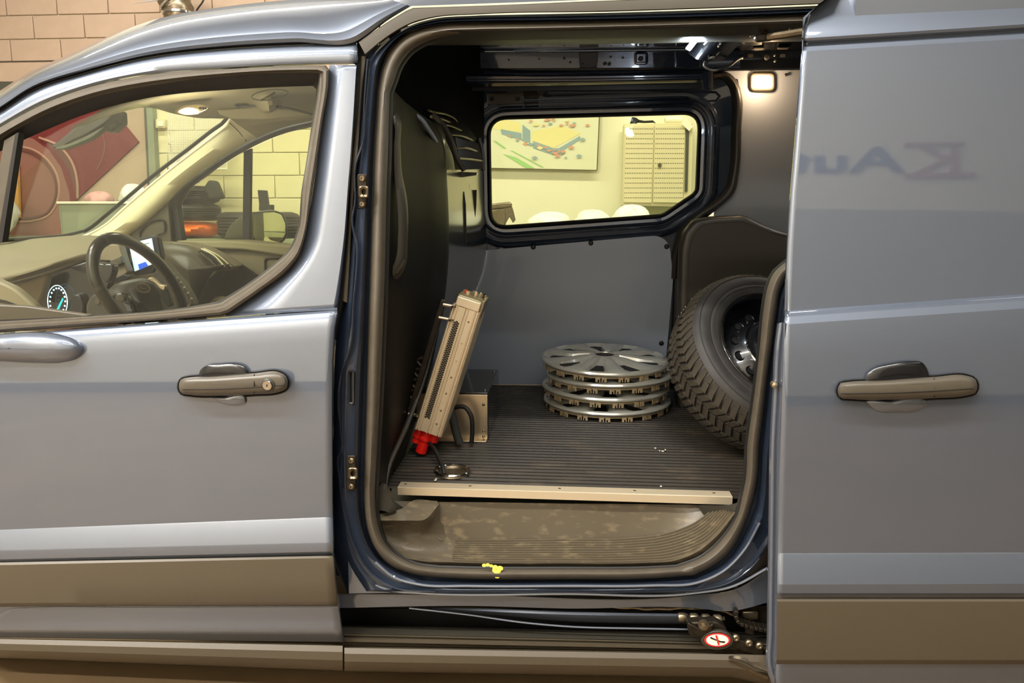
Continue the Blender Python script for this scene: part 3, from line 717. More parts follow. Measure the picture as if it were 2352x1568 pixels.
SI = [(1900, 58), (1700, 64), (1300, 75), (1104, 80), (1010, 88), (974, 100), (945, 118), (920, 150), (905, 190), (896, 214), (893, 330), (889, 450), (886, 600), (880, 760), (874, 900), (866, 1050), (862, 1150), (868, 1200), (885, 1245), (915, 1275), (955, 1294), (1010, 1302), (1079, 1304), (1300, 1305), (1480, 1304), (1554, 1300), (1610, 1278), (1650, 1245), (1694, 1180), (1706, 1130), (1712, 1100), (1716, 1020), (1727, 940), (1739, 847), (1746, 780), (1752, 717), (1762, 660), (1774, 630), (1815, 592)]
def match(A, B, n):
    """resample B by arc length, then the nearest fractions on A corner to corner"""
    return spline(A, n), spline(B, n)
def segs_ribbon(name, secsA, secsB, Y, prof, m, parent, n=30, **k):
    a = []; b = []
    for s1, s2 in zip(secsA, secsB):
        x = spline(s1, n); y = spline(s2, n); a += x if not a else x[1:]; b += y if not b else y[1:]
    rows = []
    for t, dy in prof:
        rows.append([W(lerp(p[0], q[0], t), lerp(p[1], q[1], t), Yof(Y, lerp(p[0], q[0], t), lerp(p[1], q[1], t)) + dy) for p, q in zip(a, b)])
    return MB().rows(rows).build(name, m, parent, **k)
# the four sides and corners of the frame, side by side
sA = [OUT[0:4], OUT[3:9], OUT[8:15], OUT[14:18], OUT[18:24], OUT[23:27], OUT[26:33]]
sB = [SO[0:4], SO[3:10], SO[9:16], SO[15:22], SO[21:26], SO[25:30], SO[29:39]]
segs_ribbon('door_frame', sB, sA, TBY(.0), [(0, .055), (.1, .05), (.22, .018), (.34, .006), (.44, .010), (.62, .012), (.7, .004), (.78, .012), (1, .055)], 'paint_shaded', van, n=26, sharp=24)
segs_ribbon('opening_seal', sB, [SI[0:4], SI[3:10], SI[9:16], SI[15:22], SI[21:26], SI[25:30], SI[29:39]], TBY(.03), [(0, .03), (.04, .008), (.14, -.004), (.32, -.011), (.5, -.012), (.7, -.006), (.84, .004), (.95, .02), (1, .04)], 'rubber', van, n=40, sharp=60)
# long inner lip of the seal
segs_ribbon('inner_lip', [SI[0:4], SI[3:10], SI[9:16], SI[15:22], SI[21:26], SI[25:30], SI[29:39]],
    [[(p[0], p[1]) for p in offset_loop(SI, d_)[a_:b_]] for a_, b_, d_ in ((0, 4, -8), (3, 10, -8), (9, 16, -8), (15, 22, -8), (21, 26, -8), (25, 30, -8), (29, 39, -6))],
    TBY(.06), [(0, .0), (.5, .004), (1, .03)], 'rubber_black', van, n=26)

# rubber strip and blue web on the pillar behind the front door
PL = [(829, 128), (822, 253), (809, 362), (801, 514), (786, 690)]
PRr = [(842, 130), (834, 190), (822, 358), (811, 470), (805, 579), (799, 696)]
ribbon('pillar_rubber', PL, PRr, TBY(.016), [(0, .012), (.15, 0), (.5, -.004), (.85, 0), (1, .012)], 'moulding', van, n=40)
ribbon('pillar_web', [(842, 135), (835, 230), (829, 330), (815, 372), (812, 470), (806, 500), (815, 560), (808, 700), (800, 800), (786, 840), (780, 1000), (783, 1030), (776, 1045), (778, 1110), (792, 1200), (812, 1260), (850, 1320), (900, 1352), (1000, 1362)],
       [(848, 135), (840, 230), (834, 340), (821, 376), (818, 470), (812, 505), (822, 560), (814, 700), (806, 800), (791, 842), (785, 1000), (788, 1032), (781, 1048), (783, 1110), (797, 1198), (817, 1257), (854, 1314), (903, 1346), (1000, 1356)],
       TBY(.004), [(0, .012), (.5, -.006), (1, .008)], 'paint', van, n=90)
skin('pillar_flange', [[(800, 700, .045), (790, 800, .045), (770, 950, .05), (768, 1150, .05), (775, 1290, .05), (800, 1366, .05)], [(822, 700, .012), (808, 800, .012), (790, 950, .014), (785, 1150, .014), (812, 1270, .014), (880, 1350, .014)]], 'paint_shaded', van, n=40)
skin('pillar_backing', [[(816, 92, TB(92) + .05), (812, 250, TB(250) + .05), (800, 420, TB(420) + .05), (788, 560, TB(560) + .05), (770, 705, .05), (755, 780, .05)], [(870, 92, TB(92) + .06), (850, 250, TB(250) + .06), (840, 420, TB(420) + .06), (838, 560, TB(560) + .06), (820, 705, .06), (810, 780, .06)]], 'rubber_black', van, n=20)
wtube('highlight_bead', [(862, 1290, .0), (905, 1325, -.0), (960, 1341, -.002), (1079, 1345, -.002), (1300, 1345, -.002), (1500, 1344, -.002), (1600, 1338, -.002), (1660, 1312, -.002), (1710, 1262, .0), (1745, 1200, .0)], .0035, 'paint', van, n=70)  # bead in the lighter paint, added to draw the ridge's highlight
wtube('highlight_bead', [(812, 1290, .012), (850, 1336, .012), (905, 1356, .012), (960, 1361, .012), (1300, 1363, .012), (1600, 1361, .012), (1680, 1347, .012), (1765, 1303, .012)], .0035, 'paint', van, n=70)
plate('pillar_foot', [(797, 1200), (806, 1258), (846, 1322), (897, 1362), (800, 1364)], .014, .02, 'paint', van, bevel=.002)
# strikers and plug on the pillar
for cx, cy, Y in ((833, 440, TB(440) + .004), (808, 1087, .004)):
    st = empty_part('door_striker', W(cx, cy, Y), van)
    plate('striker_plate', rrect(cx - 13, cy - 41, cx + 9, cy + 40, 5), Y, .01, 'steel_dark', st, bevel=.002)
    MB().rows([[W(p[0], p[1], Y + d) for p in rrect(cx - 10 + g, cy - 14 + g, cx + 14 - g, cy + 15 - g, 6)] for g, d in ((0, .0), (1, -.012), (3, -.014), (7, -.010), (8, .0))], cu=True).build('striker_cup', 'steel', st)
    for dy in (-30, 29):
        MB().lathe([(.0075, .004), (.0075, -.004), (.005, -.007), (.0035, -.007), (.003, -.003), (.0001, -.003)], W(cx, cy + dy, Y), (0, 1, 0), 12).build('screw', 'steel', st)
MB().rows([[W(p[0], p[1], .006 + d) for p in rrect(798 + g, 849 + g, 814 - g, 929 - g, 7 - g)] for g, d in ((0, .002), (1, -.006), (3, -.002), (5, -.001))], cu=True).build('rubber_plug', 'plastic_dark', van)

# ---------------- below the opening
def hrows(name, spec, m, n=40, vs=0, **k):
    """spec rows: ([(px, py), ...], Y)"""
    return skin(name, [[(p[0], p[1], Y) for p in P] for P, Y in spec], m, van, n=n, vs=vs, **k)
def L3(a, b, c, x0=770, xm=1300, x1=1765): return [(x0, a), (xm, b), (x1, c)]
hrows('rocker_panel', [([(768, 1363), (1079, 1366), (1598, 1366), (1690, 1352), (1775, 1300)], .030), ([(768, 1366), (1079, 1369), (1598, 1369), (1690, 1356), (1775, 1306)], .032),
    ([(768, 1380), (1079, 1384), (1598, 1387), (1690, 1382), (1775, 1350)], .034), ([(768, 1396), (1079, 1391), (1300, 1397), (1598, 1396), (1675, 1403), (1775, 1380)], .036)], 'paint', n=60)
mb = MB(); lip = spline([(820, 1386), (835, 1381), (880, 1381), (1000, 1384), (1150, 1388), (1300, 1391), (1420, 1394), (1500, 1398), (1600, 1396), (1660, 1402), (1682, 1412)], 60)
mb.tube([W(p[0], p[1] + (1.2 * math.sin(i * 1.7) if i > 36 else 0), .044) for i, p in enumerate(lip)], .0035, 6).build('seam_sealer', 'steel', van)
hrows('rail_recess', [([(770, 1392), (1300, 1396), (1775, 1390)], .052), ([(770, 1398), (1300, 1400), (1775, 1400)], .16), ([(770, 1440), (1300, 1448), (1775, 1452)], .16)], 'black', n=30)
hrows('slide_rail', [([(960, 1393), (1150, 1398), (1300, 1404), (1480, 1408), (1580, 1409)], .055), ([(990, 1396), (1150, 1405), (1300, 1411), (1480, 1414), (1580, 1415)], .050), ([(1000, 1400), (1150, 1411), (1300, 1423), (1480, 1427), (1580, 1428)], .062), ([(1000, 1402), (1150, 1414), (1300, 1427), (1480, 1432), (1580, 1433)], .09)], 'paint', n=50)
wtube('rail_lip', [(940, 1396, .05), (1080, 1412, .045), (1200, 1429, .04), (1300, 1438, .038), (1480, 1443, .036), (1600, 1445, .036)], .0025, 'paint', van, n=40)
hrows('rail_floor', [([(780, 1434), (1300, 1444), (1775, 1450)], .16), ([(780, 1440), (1300, 1452), (1775, 1462)], .06), ([(780, 1454), (1300, 1466), (1775, 1476)], .03)], 'plastic_dark', n=30)
hrows('sill_tread', [([(784, 1455), (1300, 1467), (1775, 1478)], .03), ([(784, 1458), (1300, 1470), (1775, 1481)], .022), ([(784, 1462), (1300, 1473), (1775, 1484)], .028), ([(784, 1467), (1300, 1478), (1775, 1488)], .012), ([(784, 1473), (1300, 1484), (1775, 1493)], .012), ([(784, 1476), (1300, 1487), (1775, 1496)], .03), ([(784, 1482), (1300, 1491), (1775, 1500)], .03)], 'moulding', n=30, sharp=20)
def sill(name, x0, x1, tl, tr, bl, br_):
    sp = []
    for t, Y in ((0, .02), (.06, -.012), (.3, -.020), (.62, -.020), (.72, -.012), (.9, .004), (1, .03), (1.04, .2)):
        sp.append(([(x0, lerp(tl, bl, t)), ((x0 + x1) / 2, lerp((tl + tr) / 2, (bl + br_) / 2, t)), (x1, lerp(tr, br_, t))], Y))
    return hrows(name, sp, 'moulding', n=30, sharp=30)
sill('sill_moulding', -70, 787, 1463, 1479, 1507, 1539)
sill('sill_moulding', 791, 1680, 1484, 1499, 1540, 1554)
sill('sill_moulding', 1680, 1900, 1499, 1502, 1554, 1600)
MB().box((.15, .9, .33), (3.0, 1.5, .04)).build('van_underbody', 'black', van)

# sliding mechanism at the lower right corner
ra = empty_part('roller_arm', W(1640, 1450, .0), van)
mb = MB().tube([W(1558, 1416, .035), W(1664, 1421, .035)], .006, 8); mb.build('axle', 'steel_dark', ra)
for k in range(4):
    c = W(1567 + k * 27, 1417 + k * 1.5, .03)
    MB().lathe([(.003, -.010), (.0105, -.010), (.012, -.006), (.012, .005), (.009, .010), (.003, .010)], c, (1, 0, .03), 20).build('roller', 'steel', ra)
plate('arm_plate', [(1578, 1430), (1645, 1428), (1666, 1440), (1676, 1462), (1690, 1466), (1755, 1490), (1757, 1504), (1748, 1510), (1686, 1490), (1640, 1494), (1612, 1482), (1608, 1468), (1583, 1458)], -.005, .03, 'steel_dark', ra, bevel=.004)
plate('arm_gusset', [(1580, 1430), (1612, 1446), (1640, 1432), (1634, 1450), (1612, 1466), (1584, 1450)], -.018, .014, 'steel_dark', ra, bevel=.003)
MB().lathe([(.013, .004), (.013, -.004), (.009, -.005), (.009, -.010), (.006, -.012), (.0001, -.012)], W(1616, 1434, -.02), (0, 1, .2), 20).build('pivot_bolt', 'steel', ra)
for (x, y) in ((1744, 1482), (1690, 1464), (1720, 1476)):
    MB().lathe([(.009, .004), (.009, -.003), (.006, -.006), (.003, -.006), (.0001, -.002)], W(x, y, -.008), (0, 1, 0), 14).build('screw', 'steel', ra)
stk = empty_part('warning_sticker', W(1648, 1470, -.02), van)
plate('sticker_pad', ell(1648, 1471, 37, 22, 28), -.018, .012, 'plastic_dark', stk, bevel=.002)
plate('sticker_ring', ell(1648, 1470, 30, 15.5, 28), -.0205, .002, 'sign_red', stk)
plate('sticker_face', ell(1648, 1470, 25.5, 12.6, 28), -.022, .0015, 'sign_white', stk)
plate('shoe_symbol', [(1631, 1463), (1634, 1463), (1646, 1469), (1655, 1472), (1666, 1473), (1664, 1476), (1655, 1475), (1645, 1471), (1632, 1466)], -.0232, .001, 'black', stk)
plate('ban_stroke', [(1643, 1459), (1647, 1459), (1653, 1481), (1649, 1481)], -.0242, .001, 'sign_red', stk)
# cable chain
ch = empty_part('cable_chain', W(1710, 1420, .03), van)
cp = spline([(1690, 1396), (1688, 1410), (1694, 1424), (1712, 1432), (1735, 1438), (1762, 1443)], 10)
for i in range(9):
    a_, b_ = W(*cp[i], .03), W(*cp[i+1], .03); m_ = (a_ + b_) / 2; dv = (b_ - a_).normalized()
    rot = Matrix.Rotation(math.atan2(-dv.z, dv.x), 3, 'Y')
    MB().box(m_, ((b_ - a_).length * .92, .03, .010), rot).build('chain_link', 'steel_dark', ch, bevel=.002)
plate('latch_housing', [(1690, 1366), (1765, 1360), (1765, 1436), (1712, 1430), (1700, 1412), (1692, 1396)], .07, .05, 'steel_dark', van, bevel=.004)
plate('latch_block', [(1704, 1404), (1742, 1404), (1742, 1424), (1722, 1426), (1704, 1418)], .055, .03, 'steel', van, bevel=.004)
plate('latch_plate', [(1712, 1436), (1732, 1440), (1732, 1460), (1712, 1454)], .02, .006, 'steel_dark', van, bevel=.002)
for x, y in ((1704, 1373), (1722, 1378), (1730, 1386)):
    MB().lathe([(.007, .006), (.007, -.003), (.0001, -.004)], W(x, y, .062), (0, 1, 0), 12).build('screw', 'chrome', van)
mb = MB(); rows = []
for t in [k / 16 for k in range(17)]:
    x = lerp(1674, 1764, t); yc = lerp(1513, 1548, t) - 4 * math.sin(math.pi * min(1, t * 1.6)); hh = lerp(9, 17, min(1, t * 3))
    rows.append([W(x, yc + hh * s, -.006 + d) for s, d in ((-1, .01), (-.8, -.012), (-.3, -.018), (-.1, -.008), (.1, -.008), (.35, -.02), (.8, -.012), (1, .01))])
MB().rows(rows).build('lower_bracket', 'steel', van, sharp=50)

# ---------------- sliding door (stands proud of the side)
def sde(py):
    P = [(-60, 1975), (0, 1893), (38, 1847), (100, 1845), (200, 1838), (350, 1826), (500, 1813), (700, 1804), (722, 1803), (900, 1797), (1100, 1790), (1372, 1785), (1600, 1782)]
    for a, b in zip(P, P[1:]):
        if a[0] <= py <= b[0]: return lerp(a[1], b[1], (py - a[0]) / (b[0] - a[0]))
    return P[-1][1]
XR = 2440
def srow(l, r, Y): return [(lerp(sde(l), XR, t), lerp(l, r, t), Y) for t in [k / 10 for k in range(11)]]
sd = [(-40, -60, .04), (0, -20, .028), (38, 12, .012), (60, 30, -.002), (88, 50, -.012), (94, 57, -.010), (99, 62, .004), (104, 68, .003), (108, 73, -.014), (118, 84, -.020), (150, 120, -.024), (220, 195, -.031), (330, 310, -.041), (450, 435, -.052), (560, 545, -.062), (660, 630, -.070), (714, 669, -.074),
      (718, 673, -.079), (723, 678, -.090), (728, 684, -.096), (745, 702, -.104), (775, 738, -.1095), (820, 790, -.1135), (880, 860, -.1165), (950, 940, -.1185), (1050, 1050, -.119), (1145, 1145, -.117), (1270, 1268, -.117), (1275, 1273, -.119), (1338, 1336, -.133), (1342, 1340, -.134), (1362, 1362, -.132), (1368, 1368, -.126), (1374, 1374, -.120), (1525, 1525, -.120), (1560, 1560, -.112), (1600, 1600, -.105)]
sdoor = skin('sliding_door', [srow(*r) for r in sd], 'paint', van, n=50, smooth=False, sharp=16, solid=.012)
skin('side_moulding', [srow(*r) for r in ((1374, 1374, -.128), (1376, 1376, -.142), (1381, 1381, -.147), (1440, 1440, -.149), (1515, 1515, -.145), (1522, 1522, -.138), (1525, 1525, -.124))], 'moulding', sdoor, n=40, smooth=False, sharp=25)
# folded front edge of the sliding door
LE = [(1786, 742), (1779, 800), (1774, 900), (1768, 1020), (1766, 1150), (1764, 1300), (1762, 1450), (1762, 1540), (1775, 1575)]
skin('door_edge', [[(p[0] - 2, p[1], -.02) for p in LE], [(p[0], p[1], -.06) for p in LE], [(p[0] + 4, p[1], -.066) for p in LE], [(p[0] + 9, p[1] - 2, -.068) for p in LE], [(p[0] + 11, p[1] - 2, -.072) for p in LE], [(p[0] + 14, p[1] - 2, -.070) for p in LE], [(sde(p[1]) + 1, p[1] - 4, -.11) for p in LE]], 'paint', sdoor, n=50, sharp=20)
skin('inner_edge', [[(sde(p), p, -.02 + TB(p) * 0) for p in range(-40, 741, 30)], [(sde(p) + 6, p, .05) for p in range(-40, 741, 30)]], 'paint_shaded', sdoor, n=40)
MB().tube([W(sde(p) + 0.5, p, (-.096 if p > 726 else lerp(.012, -.078, (p - 38) / 690))) for p in range(40, 736, 24)], .0022, 6).build('edge_fold', 'paint', sdoor)
MB().lathe([(.0001, -.012), (.006, -.010), (.008, -.004), (.007, .004), (.004, .010)], W(1777, 882, -.07), (0, 1, 0), 16).build('buffer_pin', 'alu', sdoor)
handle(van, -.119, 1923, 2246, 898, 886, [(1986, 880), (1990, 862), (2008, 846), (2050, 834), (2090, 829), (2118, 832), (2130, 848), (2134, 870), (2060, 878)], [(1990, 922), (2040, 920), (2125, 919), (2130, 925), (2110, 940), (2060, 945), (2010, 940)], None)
# ================================================================== CARGO SPACE
FZ = W(1300, 1126, .20).z                          # load floor height
YB = WZ(1200, 886, FZ).y                           # where the load floor meets the far side
XL = -.42
# ribbed floor: one mat, its ribs run from side to side of the picture
mb = MB(); y = .19; prof = []
pitch = .027
while y < YB + .01:
    prof += [(y, FZ - .005), (y + pitch * .12, FZ + .0006), (y + pitch * .42, FZ + .0006), (y + pitch * .54, FZ - .005)]; y += pitch
xl = -.50; xr = 1.30
cxh, cyh, rh = WZ(1040, 1086, FZ).x, WZ(1040, 1086, FZ).y, .048
mb.rows([[Vector((xl + (xr - xl) * i / 8, p[0], p[1])) for i in range(9)] for p in prof])
mb.build('cargo_floor', 'floormat', van, sharp=25)
# steel cup in the floor (cable pass-through) and debris beside it
cup = empty_part('floor_cup', (cxh, cyh, FZ), van)
MB().lathe([(.0001, .0012), (.030, .0012), (.036, .0016), (.040, .008), (.0475, .009), (.0475, .0045), (.050, .0005)], (cxh, cyh, FZ), seg=40).build('cup_dish', 'steel', cup)
MB().lathe([(.045, .008), (.0478, .0105), (.050, .008)], (cxh, cyh, FZ), seg=40).build('cup_rim', 'chrome', cup)
MB().box((cxh - .046, cyh + .004, FZ + .006), (.016, .03, .012)).build('cup_clamp', 'steel_dark', cup, bevel=.003)
mb = MB(); random.seed(3)
for px, py in ((1002, 1101), (1000, 1104), (1024, 1112), (1030, 1113), (1036, 1112), (1043, 1113), (1515, 1036), (1522, 1037), (1528, 1034), (1518, 1118), (1512, 1127), (1505, 1030)):
    p = WZ(px, py, FZ); mb.box(p + Vector((0, 0, .002)), (random.uniform(.003, .008), .004, .002))
tag(mb.build('floor_debris', 'paper', None), 'pale crumbs scattered on the ribbed load floor', 'debris')['kind'] = 'stuff'
# aluminium edge strip
a, b = W(915, 1124, .19), W(1681, 1140, .19)
st = empty_part('edge_strip', (a + b) / 2, van)
mb = MB(); rows = []
for k in range(2):
    x = (a.x, b.x)[k]; z0 = FZ
    rows.append([Vector((x, .222, z0 + .0005)), Vector((x, .222, z0 + .003)), Vector((x, .184, z0 + .003)), Vector((x, .181, z0 + .0015)), Vector((x, .181, z0 - .019)), Vector((x, .184, z0 - .019)), Vector((x, .184, z0 - .001))])
mb.rows(rows, cv=False); n = 7
mb.f.append(tuple(range(7))); mb.f.append(tuple(range(7, 14))[::-1]); mb.rows([[r_[0], r_[-1]] for r_ in rows])
mb.build('strip_profile', 'alu_pale', st, sharp=20)
for px in (921, 1075, 1285, 1458, 1638):
    p = WZ(px, 1131, FZ); p.y = .205
    MB().lathe([(.004, .0025), (.004, .0035), (.0022, .0040), (.0001, .0032)], Vector((p.x, p.y, FZ)), seg=10).build('screw', 'steel', st)

# moulded step well
wz = WZ(1300, 1300, 0).z
TRZ = W(1300, 1302, .075).z
well = empty_part('step_well', W(1270, 1230, .15), van)
# back wall of the well, curving forward at both ends
skin('well_back', [[(905, 1150, .185), (985, 1152, .19), (1100, 1153, .20), (1300, 1156, .20), (1500, 1158, .20), (1640, 1162, .19), (1700, 1172, .13)],
                   [(960, 1190, .175), (1000, 1190, .185), (1110, 1196, .195), (1300, 1198, .195), (1480, 1198, .195), (1610, 1192, .18), (1697, 1180, .12)],
                   [(1010, 1240, .16), (1030, 1244, .175), (1120, 1244, .187), (1300, 1243, .187), (1450, 1242, .187), (1565, 1228, .172), (1690, 1190, .11)]], 'well', well, n=50, sharp=50)
# tread with ribs sweeping up to the right
mb = MB(); rows = []
N = 10
Bk = [(1048, 1240), (1150, 1240), (1300, 1238), (1440, 1236), (1530, 1224), (1595, 1200), (1640, 1166)]
Fr = [(1036, 1291), (1150, 1293), (1300, 1294), (1450, 1293), (1560, 1284), (1640, 1248), (1692, 1180)]
B_ = spline(Bk, 60); F_ = spline(Fr, 60)
for k in range(N * 4 + 1):
    t = k / (N * 4); up = .004 if (k % 4) in (1, 2) else -.004
    row = []
    for i, (p, q) in enumerate(zip(B_, F_)):
        f = i / 59.0
        dd = max(0, (f - .55) / .45)
        Y = lerp(lerp(.185, .085, t), lerp(.17, .075, t), dd)
        v = W(lerp(p[0], q[0], t), lerp(p[1], q[1], t), Y); v.z += up; v.y -= up * .3
        row.append(v)
    rows.append(row)
mb.rows(rows).build('ribbed_tread', 'well', well, sharp=30)
# left shoulder of the well: shelf, sloping cheek
skin('well_shelf', [[(859, 1182, .10), (895, 1174, .12), (926, 1166, .13), (944, 1151, .17), (1004, 1150, .186)], [(861, 1195, .085), (895, 1195, .09), (940, 1195, .10), (975, 1193, .11), (1008, 1158, .182)]], 'well', well, n=40, sharp=60)
skin('well_cheek', [[(861, 1195, .085), (895, 1195, .09), (940, 1195, .10), (975, 1193, .11), (1008, 1158, .182)],
 [(863, 1202, .092), (896, 1201, .105), (942, 1201, .115), (979, 1200, .125), (1010, 1168, .183)],
                    [(868, 1215, .10), (895, 1212, .115), (940, 1212, .125), (975, 1215, .14), (1010, 1195, .18)],
                    [(880, 1240, .105), (905, 1236, .12), (950, 1238, .13), (990, 1240, .15), (1055, 1232, .20)],
                    [(905, 1268, .095), (930, 1262, .115), (970, 1266, .125), (1005, 1268, .14), (1052, 1250, .18)],
                    [(935, 1284, .085), (960, 1282, .095), (990, 1288, .10), (1020, 1294, .10), (1042, 1296, .10)]], 'well', well, n=30, vs=20, sharp=70)
skin('well_lip', [[(858, 1190, .08), (866, 1226, .078), (884, 1258, .076), (915, 1283, .074), (960, 1294, .074), (1040, 1297, .074), (1300, 1298, .074), (1480, 1297, .074), (1556, 1293, .074), (1612, 1272, .074), (1655, 1238, .074), (1698, 1176, .08)],
                  [(866, 1192, .07), (875, 1226, .065), (894, 1254, .063), (922, 1277, .062), (962, 1287, .062), (1040, 1291, .062), (1300, 1293, .062), (1480, 1292, .062), (1550, 1287, .062), (1603, 1266, .062), (1645, 1232, .062), (1690, 1176, .07)],
                  [(872, 1194, .085), (882, 1226, .085), (902, 1250, .085), (928, 1272, .085), (965, 1283, .085), (1040, 1288, .085), (1300, 1291, .085), (1480, 1290, .085), (1546, 1284, .085), (1597, 1262, .085), (1638, 1228, .085), (1685, 1176, .085)]], 'well', well, n=80, sharp=50)
MB().box((.25, .20, TRZ - .03), (1.3, .26, .02)).build('well_underside', 'black', van)
skin('well_end', [[(1600, 1160, .19), (1700, 1150, .10), (1740, 1100, .08)], [(1640, 1215, .17), (1702, 1176, .08), (1738, 1150, .06)]], 'plastic_dark', van, n=12)
mb = MB()
for cx, cy, r_ in ((1141, 1309, .0085), (1139, 1318, .0065), (1148, 1305, .006), (1137, 1302, .005), (1112, 1298, .004), (1120, 1297, .004), (1128, 1299, .0035), (1142, 1323, .005)):
    mb.disc(W(cx, cy, .0225), r_, (0, -1, .3), 9, .002, r_ * 1.4)
tag(mb.build('paint_splash', 'yellowpaint', None), 'yellow paint drips on the rubber seal below the step', 'paint')['kind'] = 'stuff'

# bulkhead behind the driver: black moulded panel
cols = [
 [(880, 192, .11), (882, 250, .11), (882, 600, .11), (870, 900, .11), (858, 1188, .11)],
 [(905, 208, .16), (905, 240, .16), (903, 600, .16), (893, 950, .16), (884, 1182, .15)],
 [(930, 234, .28), (930, 262, .28), (930, 520, .28), (926, 800, .28), (905, 1010, .28), (893, 1165, .28)],
 [(966, 262, .45), (968, 285, .45), (985, 420, .45), (985, 640, .45), (955, 850, .45), (915, 1050, .45), (900, 1120, .42)],
 [(998, 282, .60), (1006, 300, .58), (1014, 325, .58), (1022, 420, .58), (1020, 650, .58), (990, 800, .60), (935, 1000, .60), (910, 1090, .6)],
 [(1000, 284, .66), (1009, 300, .66), (1018, 325, .68), (1027, 420, .70), (1027, 640, .70), (1000, 800, .70), (945, 1000, .70), (915, 1085, .7)],
 [(1040, 300, .95), (1046, 315, .95), (1062, 350, .98), (1070, 430, 1.0), (1068, 640, 1.0), (1040, 780, 1.0), (1000, 950, 1.0), (960, 1040, 1.0)],
 [(1095, 300, YB), (1100, 320, YB), (1106, 350, YB), (1110, 430, YB), (1110, 620, YB), (1085, 690, YB), (1062, 800, YB), (1040, 900, YB)]]
M['bulk_near'] = mat('black_moulded_plastic', (13, 11, 9), .5, 0, 0, bump=.08, bscale=300, spec=.18)
M['bulk_far'] = mat('bulkhead_lit_gloss', (42, 46, 50), .30, .5, 1.0, coat_ior=1.8, coat_rough=.14)  # same black panel, its colour lifted where it mirrors the bright window
skin('bulkhead', cols[:6], 'bulk_near', van, n=50, sharp=50)
skin('bulkhead_side', cols[5:], 'bulk_far', van, n=50, sharp=50)
skin('bulkhead_void', [[(870, 60, .45), (1000, 70, .8), (1112, 80, YB - .02)], [(870, 215, .45), (1000, 300, .8), (1112, 330, YB - .02)]], 'void', van, n=12)  # black sheet added for the dark void above the bulkhead
# raised pocket on the near face of the bulkhead
ribbon('bulkhead_pocket', [(888, 262), (905, 250), (916, 262), (920, 330), (924, 400), (934, 450), (936, 560), (932, 610), (915, 640), (893, 655)],
       [(880, 275), (895, 268), (903, 280), (905, 340), (906, 400), (912, 460), (914, 550), (910, 590), (900, 615), (885, 630)], lambda x, y: .17, [(0, .04), (.2, .0), (.6, -.012), (1, -.012)], 'plastic_dark', van, n=40, sharp=60)
ribbon('bulkhead_pocket_lip', [(913, 628), (925, 612), (931, 598)], [(905, 626), (919, 608), (927, 594)], lambda x, y: .155, [(0, .01), (.5, 0), (1, .01)], 'moulding', van, n=12)
ribbon('bulkhead_base', [(862, 1115), (880, 1108), (893, 1120), (905, 1150), (915, 1172), (862, 1186)], [(860, 1175), (868, 1172), (876, 1172), (885, 1174), (892, 1176), (862, 1190)], lambda x, y: .11, [(0, .03), (.2, 0), (1, -.01)], 'plastic_dark', van, n=20)
wtube('bulkhead_edge', [(1020, 690, .575), (1005, 750, .55), (980, 850, .5), (945, 950, .42), (915, 1020, .3), (893, 1070, .2), (884, 1120, .16), (890, 1160, .14)], .007, 'plastic_dark', van, n=30)
wtube('shoulder_highlight', [(925, 258, .36), (950, 262, .40), (966, 272, .43), (985, 298, .47), (1002, 325, .55)], .006, 'lining', van, n=16)  # pale tube laid along the shoulder in place of its highlight
# vent grille on the bulkhead shoulder
vg = empty_part('bulkhead_grille', W(1060, 340, .85), van)
skin('grille_mesh', [[(982, 262, .72), (1005, 290, .72), (1025, 325, .72), (1040, 360, .72), (1045, 390, .72)], [(1050, 262, 1.05), (1075, 290, 1.05), (1095, 320, 1.05), (1106, 350, 1.05), (1107, 388, 1.05)]], 'black', vg, n=30)
for k in range(34):
    t = .12 + .86 * k / 33
    P = spline([(1046, 312), (1050, 345), (1056, 390)], 6); Q = spline([(1097, 322), (1106, 350), (1108, 388)], 6)
    s_ = k / 33
    a1 = (lerp(1046, 1097, s_), lerp(316, 330, s_)); a2 = (lerp(1052, 1106, s_), lerp(350, 358, s_)); a3 = (lerp(1058, 1108, s_), lerp(390, 388, s_)); Yk = lerp(.70, 1.03, s_)
    MB().tube([W(*q, Yk) for q in (a1, a2, a3)], .0022, 4).build('grille_rib', 'plastic_dark', vg)
for P in ([(984, 254, .70), (1000, 258, .75), (1022, 262, .85), (1046, 275, .95), (1054, 292, 1.0)], [(990, 268, .68), (1010, 272, .75), (1035, 282, .9), (1060, 296, 1.0)], [(1012, 286, .68), (1030, 288, .78), (1055, 298, .92), (1070, 306, 1.02)], [(1036, 309, .68), (1060, 312, .8), (1088, 325, 1.02)], [(1044, 340, .68), (1070, 340, .8), (1100, 350, 1.03)], [(1054, 364, .68), (1080, 366, .85), (1107, 370, 1.04)]):
    wtube('grille_bar', P, .0045, 'steel', vg, n=14)
for P in ([(995, 262, .67), (1020, 290, .67), (1038, 325, .67), (1048, 360, .67), (1066, 392, .67)], [(1100, 318, 1.05), (1108, 350, 1.05), (1110, 392, 1.05)]):
    wtube('grille_frame', P, .008, 'plastic_dark', vg, n=20)
plate('grille_bracket', [(1048, 394), (1096, 396), (1094, 402), (1052, 408), (1048, 404)], .92, .02, 'plastic_black', vg)
for P in ([(1055, 440), (1066, 440), (1070, 470), (1072, 560), (1068, 560), (1066, 500), (1057, 452)], [(1075, 424), (1078, 424), (1079, 560), (1075, 560)], [(1086, 436), (1095, 436), (1094, 470), (1090, 520), (1085, 545), (1083, 500), (1085, 460)]):
    plate('bulkhead_slot', P, {1055: .955, 1075: 1.07, 1086: 1.17}[P[0][0]], .004, 'black', van)

